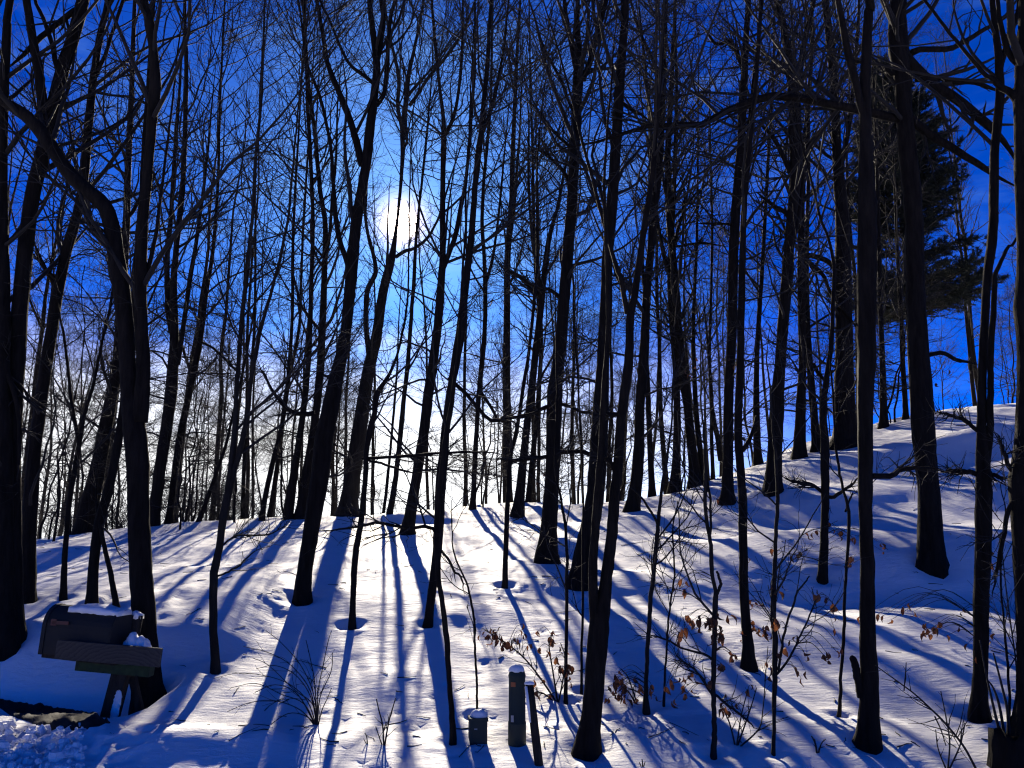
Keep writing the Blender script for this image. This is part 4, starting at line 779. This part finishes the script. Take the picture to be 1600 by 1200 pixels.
def add_leaves(root, b, pts, paths, r, size=1.0, Y=None):
    """hang single dry leaves on short stalks from the nearest stem or limb"""
    allp = np.concatenate([p[:, :3] for p in paths]); r2 = None
    pts = list(pts) + [(u + r.normal(0, 9), v + r.normal(0, 8)) for (u, v) in pts if v > 780]
    for (u, v) in pts:
        q = at(u, v, (b[1] if Y is None else Y) + r.normal(0, .06)); k = np.argmin(((allp - q) ** 2 * [1, .4, 1]).sum(1)); s = allp[k]
        mid = .5 * (s + q) + [0, 0, .25 * np.linalg.norm(q - s)]; C = catmull(np.array([s, mid, q]), 4)
        MB().tube(C - b, np.linspace(.0028, .0014, len(C)), 4, False).build('leaf_stalk', M['twig'], root)
        for j in range(1 if r.random() < .6 else 2):
            o = link('leaf', LEAF[int(r.integers(7))], None, root, q - b + r.normal(size=3) * .012 * j); sc = size * r.uniform(.55, .95); o.scale = (sc, sc, sc)
            o.rotation_euler = (r.normal(0, .5), r.uniform(.4, 1.5), r.uniform(0, 6.28))
LEAVES = {(1011, 1108): [(958, 1080), (963, 1070), (966, 1086), (975, 1070), (980, 1078), (998, 1070), (1003, 1076), (1018, 1070), (1022, 1080), (960, 1056), (973, 1060), (968, 1078)],
 (1114, 1180): [(1074, 965), (1082, 969), (1092, 968), (1100, 973), (1106, 965), (1112, 966), (1120, 985), (1126, 995), (1128, 1002), (1121, 1006), (1130, 985), (1142, 962), (1142, 1018), (1148, 1023), (1125, 1035), (1129, 1041), (1076, 1055), (1086, 1060), (1070, 1088), (1048, 1062), (1052, 1070), (1133, 1085), (1081, 1078), (1065, 905), (1073, 908), (1065, 988), (1062, 995), (1117, 990), (1124, 978), (1110, 1064)],
 (1171, 1042): [(1171, 937), (1181, 941), (1178, 980), (1185, 986), (1191, 990), (1196, 988), (1160, 986), (1185, 1050), (1189, 1046), (1176, 970), (1170, 872)],
 (1212, 1178): [(1219, 925), (1204, 915), (1276, 927), (1306, 948), (1303, 965), (1243, 995), (1256, 1017), (1287, 1023), (1291, 1019), (1307, 1018), (1203, 1042), (1241, 1042), (1212, 980), (1208, 976), (1205, 993), (1218, 975), (1252, 1060), (1228, 1012), (1206, 858), (1236, 868)],
 (1529, 1120): [(1380, 962), (1371, 960), (1411, 948), (1422, 947), (1445, 985), (1457, 980), (1455, 991), (1480, 993), (1467, 975), (1502, 957), (1512, 1006), (1545, 1000), (1550, 862)],
 (1286, 905): [(1303, 828), (1310, 833), (1325, 839), (1337, 843), (1330, 870), (1335, 872), (1270, 834), (1378, 850), (1380, 862), (1258, 833)],
 (1137, 787): [(1122, 780), (1124, 776), (1080, 568), (1086, 573), (1072, 579), (1150, 568), (1155, 564), (1146, 572), (1140, 560), (1088, 560), (1078, 585)],
 (1456, 882): [(1440, 608), (1446, 604), (1450, 616), (1442, 618), (1482, 578), (1414, 202), (1417, 210), (1462, 600)],
 (855, 880): [(870, 628), (864, 632), (806, 676), (850, 740), (842, 755)],
 (887, 1092): [(885, 1050), (889, 1057), (880, 1046), (876, 1012), (871, 1028), (892, 1068)]}
def plant(name, label, cat, base, stems, leaves=(), seed=1, mat='twig', twigs=0, group=None):
    """a small many-stemmed plant traced stem by stem"""
    r = np.random.default_rng(seed); b = ground_hit(*base); b[2] = float(terrain(b[0], b[1])); root = empty(name, b, label, cat, group); paths = []; sm = MB()
    for poly in stems:
        dy = r.uniform(-.3, .3); pts = []
        for i, (u, v, w) in enumerate(poly):
            q = at(u, v, b[1]); q = at(u, v, b[1] + dy * np.linalg.norm(q - b)); pts.append([*q, .5 * w * proj(q)[2] / F])
        pts = np.array(pts); pts[0, 2] -= .03
        C = catmull(pts, 5); C[:, 3] = np.maximum(C[:, 3], .0012); paths.append(C); sm.add(*tubes((C[None, :, :3] - b), C[None, :, 3], 5, True))
    sm.build('stem', M[mat], root)
    if twigs:
        P = np.array([resample(C, 8)[:, :3] for C in paths]) - b; Rr = np.array([resample(C, 8)[:, 3] for C in paths]); Ln = np.linalg.norm(P[:, -1] - P[:, 0], axis=1)
        S, D, l, r0 = sprout(P, Rr, Ln, twigs, .2, 1, 40, .4, .6, .0015, r); P2, R2 = grow(S, D, l, r0, np.full(len(S), .001), 5, .12, .02, r)
        MB().add(*tubes(P2, R2, 4)).build('side_twigs', M['twig'], root)['kind'] = 'stuff'
    if leaves: add_leaves(root, b, leaves, paths, r)
    return root
def rot(rx=0, ry=0, rz=0, loc=(0, 0, 0)):
    from mathutils import Euler
    m = Euler((rx, ry, rz)).to_matrix().to_4x4(); m.translation = loc; return np.array(m)
# ------------------------------------------------------------------ mailbox
def mailbox():
    base = at(166, 1142, 7.2); Y = 7.2; px = proj(at(150, 1000, Y))[2] / F
    b = np.array([at(166, 1142, Y)[0], Y, float(terrain(base[0], Y)) - .02])
    root = empty('mailbox', b, 'dark rural mailbox capped with snow on a leaning wooden post', 'mailbox')
    P = lambda u, v, dy=0.: at(u, v, Y + dy) - b
    c = P(140, 986, .06); rz, ry = R(-11), R(4.0)          # door end swung towards the road
    hw, hs = .145, .215; a = np.linspace(0, np.pi, 15)
    prof = [(-hw, -.19), (hw, -.19)] + [(hw * math.cos(t), -.19 + hs + .165 * math.sin(t)) for t in a]
    mt = rot(0, ry, rz, c) @ rot(0, 0, R(90)); L = .60
    MB().prism(prof, L, mt).build('box', M['box_metal'], root, False)
    dm = MB().prism([(x * 1.05, z * 1.03) for x, z in prof], .035, rot(0, ry, rz, c) @ rot(0, 0, R(90)) @ rot(loc=(0, L / 2 + .012, 0))).build('door', M['box_metal'], root, False)
    MB().box((.03, .045, .05), rot(0, ry, rz, c) @ rot(loc=(-L / 2 - .045, 0, .12))).build('latch', M['box_metal'], dm, False)
    bands = rot(0, ry, rz, c) @ rot(0, 0, R(90))
    MB().prism([(x * 1.02, z * 1.015) for x, z in prof], .02, bands @ rot(loc=(0, -L / 2 + .02, 0))).build('rear_rim', M['box_metal'], root, False)
    fl = MB().box((.15, .008, .026), rot(0, ry - R(3), rz, c) @ rot(loc=(-.155, -hw - .012, .075))); fl.box((.05, .007, .05), rot(0, ry, rz, c) @ rot(loc=(-.222, -hw - .0125, .066)))
    fl.build('flag', M['red'], root, False)
    MB().box((.66, .26, .03), rot(0, ry, rz, c) @ rot(loc=(.02, 0, -.207))).build('shelf', M['post_wood'], root)
    bc = P(170, 1021, -.14); MB().box((.84, .03, .145), rot(0, R(4.5), 0, (0, 0, 0))).build('side_board', M['wood'], root, False, bc)
    cb = P(180, 1043, -.02); MB().box((.60, .10, .085), rot(0, R(5), 0, cb)).build('crossbeam', M['moss_green'], root, False)
    t, f = P(194, 1040, .03), P(160, 1162, .0); C = np.stack([f, .5 * (f + t), t]); d = norm(t - f)
    ang = math.atan2(d[0], d[2]); MB().box((.125, .10, float(np.linalg.norm(t - f)) + .06), rot(0, ang, 0, .5 * (t + f))).build('post', M['post_wood'], root, False)
    t, f = P(203, 1050, .07), P(223, 1118, .12); d = norm(t - f); ang = math.atan2(d[0], d[2]); MB().box((.055, .05, float(np.linalg.norm(t - f)) + .05), rot(0, ang, 0, .5 * (t + f))).build('brace', M['post_wood'], root, False)
    s = P(209, 990, .16); MB().box((.10, .09, .30), rot(0, R(5), R(20), s)).build('stub_post', M['post_wood'], root, False)
    # snow lying on it
    def cap(name, label, pts, w, h, seed):
        r = np.random.default_rng(seed); m = 22; C = resample(catmull(np.array(pts, float), 6), m); t = np.linspace(0, 1, m); k = 12; an = np.linspace(0, np.pi, k)
        hh = h * (np.sin(np.pi * np.clip(t, .03, .97)) ** .35) * (1 + .18 * np.interp(t, np.linspace(0, 1, 9), r.normal(size=9))); ww = w * (1 + .10 * np.interp(t, np.linspace(0, 1, 8), r.normal(size=8))) * np.sin(np.pi * np.clip(t, .06, .94)) ** .2
        d = norm(C[-1] - C[0]); sdv = norm(np.cross(d, [0, 0, 1]))
        V = C[:, None, :] + (np.cos(an)[None, :, None] * ww[:, None, None]) * sdv + np.array([0, 0, 1.]) * (np.sin(an) ** .8 * 1.0)[None, :, None] * hh[:, None, None]
        V[:, 0, 2] -= .025; V[:, -1, 2] -= .025; V += r.normal(size=V.shape) * .0025
        i = np.arange(m * k).reshape(m, k); q = np.stack([i[:-1, :-1], i[:-1, 1:], i[1:, 1:], i[1:, :-1]], -1).reshape(-1, 4)
        mb = MB().add((V - C[0]).reshape(-1, 3), [q, i[:1, ::-1], i[-1:, :], np.stack([i[:-1, 0], i[1:, 0], i[1:, -1], i[:-1, -1]], -1)])
        tag(mb.build(name, M['snow'], None, True, C[0] + b), label, 'snow')
    tr = rot(0, ry, rz, c); g = lambda x, y, z: (tr @ np.array([x, y, z, 1]))[:3]
    cap('snow_mound', 'thick rounded snow cap on the mailbox roof', [g(-.14, 0, .176), g(.08, 0, .178), g(.30, 0, .176)], .125, .045, 3)
    cap('snow_heap', 'small pointed heap of snow at the back end of the mailbox shelf', [P(195, 1010, .02), P(207, 1010, .02), P(234, 1014, .02)], .07, .10, 4)
    cap('snow_mound', 'little snow cap on the stub post behind the mailbox', [s + [-.05, 0, .148], s + [0, 0, .15], s + [.06, 0, .146]], .045, .03, 5)
    cap('snow_strip', 'long strip of snow plastered up the foot of the leaning mailbox post', [P(173, 1155, -.10), P(178, 1120, -.085), P(186, 1084, -.06)], .042, .06, 6)
# ------------------------------------------------------------------ pedestals, post, stump
def roadside():
    r = np.random.default_rng(8)
    p = ground_hit(746, 1162); w = 26 * p[1] / F; h = 33 * p[1] / F
    b = np.array([p[0], p[1] + .05, float(terrain(p[0], p[1]))]); root = empty('utility_pedestal', b, 'small square green utility pedestal half buried in snow, capped white', 'utility box')
    MB().box((w, w, h + .16), rot(0, 0, R(8), (0, 0, h / 2 - .08)), .1).build('housing', M['ped_green'], root, False)
    MB().box((w * 1.1, w * 1.1, .022), rot(0, 0, R(8), (0, 0, h)), .1).build('lid', M['ped_green'], root, False)
    MB().box((.022, .003, .008), rot(0, 0, R(8), (-.012, -w / 2 - .004, h * .62))).build('tag', M['label_white'], root, False)
    tag(MB().dome((0, 0, 0), w * .46, w * .44, .05, 3).build('snow_mound', M['snow'], None, True, b + [.012, 0, h + .011]), 'rounded snow cap on the small green pedestal', 'snow')
    p = ground_hit(808, 1168); w = 27 * p[1] / F; h = 110 * p[1] / F; b = np.array([p[0], p[1] + .05, float(terrain(p[0], p[1]))])
    root = empty('utility_pedestal', b, 'tall dark green utility pedestal with a domed top beside the leaning post', 'utility box')
    k = 20; a = np.arange(k) * 2 * np.pi / k
    MB().tube([(0, 0, -.15), (0, 0, h * .28), (0, 0, h * .3)], [w * .5, w * .5, w * .5], k).build('base_housing', M['ped_green'], root, True)
    MB().tube([(0, 0, h * .3), (0, 0, h * .31), (0, 0, h * .86), (0, 0, h * .90), (0, 0, h * .96), (0, 0, h * .985)], [w * .5, w * .47, w * .46, w * .49, w * .42, w * .18], k).build('cover', M['ped_green'], root, True)
    MB().box((.034, .003, .03), rot(0, 0, R(-14), (-.028, -w * .47 - .0012, h * .80))).build('warning_label', M['orange'], root, False)
    MB().box((.02, .003, .045), rot(0, 0, R(-12), (-.034, -w * .47 - .001, h * .36))).build('tag', M['label_white'], root, False)
    tag(MB().dome((0, 0, 0), w * .44, w * .44, .05, 5).build('snow_mound', M['snow'], None, True, b + [0, 0, h * .955]), 'round snow cap on top of the tall green pedestal', 'snow')
    p = ground_hit(842, 1196); b = np.array([p[0], p[1], float(terrain(p[0], p[1]))]); t = at(827, 1068, p[1] + .05) - b
    root = empty('marker_post', b, 'thin dark wooden post leaning against the tall green pedestal', 'post')
    C = np.stack([-.2 * norm(t), .5 * t, t]); MB().tube(C, [.031, .03, .029], 10).build('shaft', M['post_wood'], root, True)
    tag(MB().dome((0, 0, 0), .034, .034, .022, 6).build('snow_mound', M['snow'], None, True, b + t - [0, 0, .004]), 'tiny snow cap on the leaning dark post', 'snow')
    C = np.stack([.52 * t, .76 * t, .97 * t]) + [-.024, -.022, 0]; tag(MB().tube(C - C[0], [.006, .011, .010], 8).build('snow_strip', M['snow'], None, True, b + C[0]), 'thin strip of snow clinging to the left side of the leaning post', 'snow')
    # stump in the lower right corner
    p = ground_hit(1586, 1200); b = np.array([p[0], p[1], float(terrain(p[0], p[1])) - .02]); root = empty('tree_stump', b, 'dark broken stump in the lower right corner, sprouting bare canes', 'stump')
    k = 16; rings = []; a = np.arange(k) * 2 * np.pi / k; rw = 1 + .12 * np.sin(3 * a + 1) + .08 * np.sin(5 * a)
    zt = at(1586, 1150, p[1])[2] - b[2]
    for z, rr in ((-.2, .17), (0, .155), (zt * .5, .135), (zt * .9, .13)): rings.append(np.stack([rr * rw * np.cos(a), rr * rw * np.sin(a), np.full(k, z)], 1))
    top = np.stack([.125 * rw * np.cos(a), .125 * rw * np.sin(a), zt + .05 * r.normal(size=k)], 1); inn = np.stack([.08 * np.cos(a), .08 * np.sin(a), zt - .04 + .03 * r.normal(size=k)], 1); rings += [top, inn]
    V = np.concatenate(rings + [np.array([[0, 0, zt - .07]])]); i = np.arange(6 * k).reshape(6, k); nx = np.roll(i, -1, 1)
    MB().add(V, [np.stack([i[:-1], nx[:-1], nx[1:], i[1:]], -1).reshape(-1, 4), np.stack([i[-1], nx[-1], np.full(k, 6 * k)], -1)]).build('stump_wood', M['bark'], root)
    P = lambda u, v: at(u, v, p[1] + .05) - b
    for c in ([(1566, 1160), (1556, 1120), (1548, 1085), (1540, 1050), (1531, 1000)], [(1570, 1155), (1562, 1105), (1552, 1075), (1541, 1060)], [(1576, 1150), (1574, 1110), (1565, 1070), (1556, 1035), (1552, 1020)]):
        C = catmull(np.array([P(*q) for q in c]), 5); MB().tube(C, np.linspace(.011, .004, len(C)), 6).build('cane', M['twig'], root)
    # dark lumpy sheet laid on the ditch slope under the snow edge
    us = np.linspace(-30, 172, 60); up = np.interp(us, [-30, 0, 60, 110, 150, 172], [1090, 1093, 1098, 1107, 1117, 1128]); lo = np.interp(us, [-30, 0, 30, 60, 90, 130, 172], [1100, 1108, 1128, 1140, 1144, 1146, 1140]); m = 14; V = []
    for f in np.linspace(0, 1, m):
        for u, a_, b_ in zip(us, up, lo):
            v = a_ + (b_ - a_) * f + 3.0 * float(vnoise(np.array(u * .13), np.array(f * 1.5), 5)); q = ground_hit(u, v); e = min(1, 6 * f, 6 * (1 - f), (u + 34) / 10, (176 - u) / 10)
            V.append([q[0], q[1], float(terrain(q[0], q[1])) - .02 + .045 * e + .03 * e * float(fbm(np.array(q[0] * 9), np.array(q[1] * 9), 3, 8))])
    i = np.arange(m * len(us)).reshape(m, len(us)); V = np.array(V)
    tag(link('dark_ditch_patch', mesh_np('dark_ditch_patch', V, [np.stack([i[:-1, :-1], i[1:, :-1], i[1:, 1:], i[:-1, 1:]], -1).reshape(-1, 4)]), M['ditch_dark']), 'bare dark earth in the ditch left of the mailbox post', None, None, 'structure')
    # broken lumps of ploughed snow by the road
    mb = MB(); n = 260; th = np.arange(6) * 2 * np.pi / 6
    for k in range(n):
        u, v = r.uniform(-30, 130), r.uniform(1142, 1215); q = ground_hit(u, v); s = .018 * r.uniform(.6, 1.9) * (1 if r.random() < .85 else 1.7)
        ring = [np.stack([np.cos(th) * rr, np.sin(th) * rr, np.full(6, z)], 1) for rr, z in ((.7, -.6), (1, 0), (.65, .65))]; V = np.concatenate(ring + [np.array([[0, 0, .85]])]) * s * r.uniform(.75, 1.25, 3) * (1 + .16 * r.normal(size=(19, 1))) + [q[0], q[1], float(terrain(q[0], q[1])) + s * .3]
        i = np.arange(18).reshape(3, 6); nx = np.roll(i, -1, 1); mb.add(V, [np.stack([i[:-1], nx[:-1], nx[1:], i[1:]], -1).reshape(-1, 4), np.stack([i[-1], nx[-1], np.full(6, 18)], -1)])
    tag(mb.build('snow_lumps', M['snow'], None, False), 'broken lumps of ploughed snow at the road edge, lower left corner', 'snow', None, 'stuff')
def undergrowth():
    r = np.random.default_rng(15)
    ends = [[(480, 1095), (450, 1068), (410, 1055), (370, 1052), (335, 1060)], [(485, 1080), (455, 1040), (420, 1020), (380, 1010)], [(490, 1085), (470, 1040), (440, 1005), (415, 985)], [(470, 1110), (430, 1095), (390, 1098), (355, 1112)], [(480, 1120), (450, 1115), (415, 1138)], [(497, 1080), (505, 1040), (512, 1005), (518, 985)],
            [(500, 1090), (517, 1050), (520, 1020)], [(492, 1070), (485, 1030), (478, 1000)], [(465, 1085), (430, 1070), (398, 1082)], [(488, 1100), (460, 1078), (420, 1040), (395, 1028)], [(503, 1110), (512, 1090), (518, 1075)], [(475, 1100), (440, 1085), (400, 1068), (360, 1075)], [(486, 1090), (462, 1055), (430, 1040), (400, 1045)]]
    plant('bare_shrub', 'leafless arching shrub in the shaded snow between the mailbox and the small pedestal', 'shrub', (496, 1133), [[(496, 1133, 2.2)] + [(u, v, 1.7 - .27 * k) for k, (u, v) in enumerate(e)] for e in ends], (), 20, 'twig', 55)
    plant('leafy_shoot', 'low beech shoot hung with brown leaves behind the green pedestals', 'shrub', (872, 1096),
          [[(872, 1096, 3.5), (850, 1068, 3), (825, 1035, 2.6), (803, 1014, 2.2), (780, 998, 2), (757, 984, 1.6)], [(872, 1096, 3.2), (864, 1050, 2.6), (858, 1010, 2), (862, 992, 1.5)], [(872, 1096, 3), (845, 1082, 2.4), (820, 1090, 2), (800, 1110, 1.6)], [(872, 1096, 3), (880, 1060, 2.5), (884, 1030, 2), (876, 1005, 1.5)]],
          [(757, 988), (764, 992), (771, 985), (776, 993), (768, 1001), (780, 1001), (787, 1008), (794, 1003), (800, 1010), (806, 1003), (812, 985), (818, 990), (832, 1006), (843, 1012), (860, 995), (862, 1003), (870, 1028), (878, 1041), (888, 1046), (838, 1080), (845, 1086), (866, 1090), (849, 1062), (772, 990), (783, 994), (855, 1110), (860, 1135)], 21, 'twig', 26)
    plant('twig_clump', 'small clump of bare upright twigs in the sunlit snow at the bottom', 'plant', (600, 1166), [[(600, 1166, 3), (598, 1135, 2.5), (592, 1110, 2), (588, 1092, 1.6)], [(600, 1166, 3), (607, 1130, 2.4), (614, 1105, 2), (618, 1091, 1.5)], [(600, 1166, 2.6), (599, 1145, 2), (604, 1128, 1.5)], [(600, 1166, 2.2), (592, 1150, 1.8), (587, 1135, 1.4)]], (), 22, 'twig', 10)
    plant('twig_clump', 'single tiny bare twig left of the upright clump at the bottom', 'plant', (575, 1165), [[(575, 1165, 2.2), (573, 1152, 1.8), (570, 1145, 1.5)], [(574, 1158, 1.6), (568, 1154, 1.2)]], (), 23)
    plant('twig_clump', 'short bare twigs poking from shaded snow left of the snagged trunk foot', 'plant', (1277, 1176), [[(1277, 1176, 4), (1274, 1162, 3), (1268, 1150, 2)], [(1277, 1176, 3), (1273, 1155, 2)], [(1277, 1176, 3), (1283, 1163, 2), (1290, 1155, 1.5)]], (), 24, 'twig', 8)
    plant('bare_shoot', 'long bare shoot leaning up left from the lower right snow', 'plant', (1527, 1199), [[(1527, 1199, 4), (1505, 1165, 3.6), (1475, 1128, 3.4), (1455, 1108, 3), (1430, 1085, 2.6), (1410, 1070, 2.2), (1385, 1052, 1.8), (1368, 1040, 1.4)], [(1460, 1112, 2.4), (1470, 1140, 2), (1478, 1165, 1.6)], [(1412, 1072, 2), (1415, 1050, 1.6), (1416, 1035, 1.3)]], (), 25, 'twig', 26)
    plant('twig_clump', 'thin bare stems rising behind the snagged foreground trunk', 'plant', (1480, 1200), [[(1480, 1200, 3), (1484, 1160, 2.4), (1478, 1120, 2), (1470, 1080, 1.6)], [(1480, 1200, 3), (1500, 1165, 2.2), (1508, 1130, 1.6)], [(1480, 1200, 3), (1466, 1170, 2), (1462, 1140, 1.5)]], (), 26, 'twig', 16)
    plant('twig_clump', 'bare thicket of thin stems at the bottom beside the dark leafy sapling', 'plant', (1150, 1165), [[(1150, 1165, 3), (1165, 1130, 2.6), (1175, 1100, 2), (1182, 1075, 1.6)], [(1150, 1165, 3), (1140, 1130, 2.4), (1128, 1105, 1.8)], [(1150, 1165, 3), (1158, 1120, 2), (1168, 1080, 1.6)], [(1150, 1165, 3), (1185, 1140, 2.4), (1192, 1110, 2), (1196, 1060, 1.6), (1200, 1010, 1.3)]], [(1132, 1108), (1168, 1078), (1150, 1100)], 27, 'twig', 30)
    plant('leafy_shoot', 'short shoot with a few brown leaves right of the forked foreground tree', 'shrub', (988, 1100), [[(1000, 1108, 3), (985, 1085, 2.4), (972, 1072, 2), (960, 1060, 1.6)], [(1000, 1108, 3), (982, 1060, 2), (970, 1045, 1.5)]], [(968, 1062), (958, 1068), (976, 1085), (965, 1090)], 28, 'twig', 8)
    plant('twig_clump', 'little dry weed stalk at the bottom edge right of the leaning post', 'plant', (1004, 1199), [[(1004, 1199, 2.5), (1004, 1192, 2), (1003, 1186, 1.5)], [(1004, 1196, 2), (999, 1191, 1.4)], [(1004, 1196, 2), (1008, 1190, 1.4)]], (), 29)
    plant('bare_shoot', 'thin arching bare whip beside the foot of the twin stems, lower right', 'plant', (1590, 1100), [[(1590, 1100, 3), (1588, 1040, 2.6), (1580, 980, 2.2), (1572, 920, 2), (1566, 860, 1.5)], [(1585, 1010, 2), (1572, 985, 1.6), (1560, 960, 1.3)]], (), 30, 'twig', 16)
def litter():
    r = np.random.default_rng(44); mb = MB()
    for k in range(420):
        Y = 6.3 + 14 * r.random() ** 1.7; x = r.uniform(-.62, .62) * Y; L = r.uniform(.03, .16) * (1 + (r.random() < .06) * 2.5); a = r.uniform(0, 6.28); m = 4
        t = np.linspace(-.5, .5, m); px_, py_ = x + np.cos(a) * L * t + r.normal(size=m) * .006, Y + np.sin(a) * L * t + r.normal(size=m) * .006
        mb.tube(np.stack([px_, py_, terrain(px_, py_) + .004], 1), np.linspace(.0042, .002, m) * r.uniform(.6, 1.3), 4, False)
    tag(mb.build('fallen_twigs', M['twig']), 'fallen twigs and bark scraps scattered over the snow', 'twigs', None, 'stuff')
# ------------------------------------------------------------------ build all
for t in TREES: place(t)
build_ground()
for t in TREES: build_tree(t)
scatter_wood(); ridge_brush(); single_out(); pine()
mailbox(); roadside(); undergrowth(); litter()
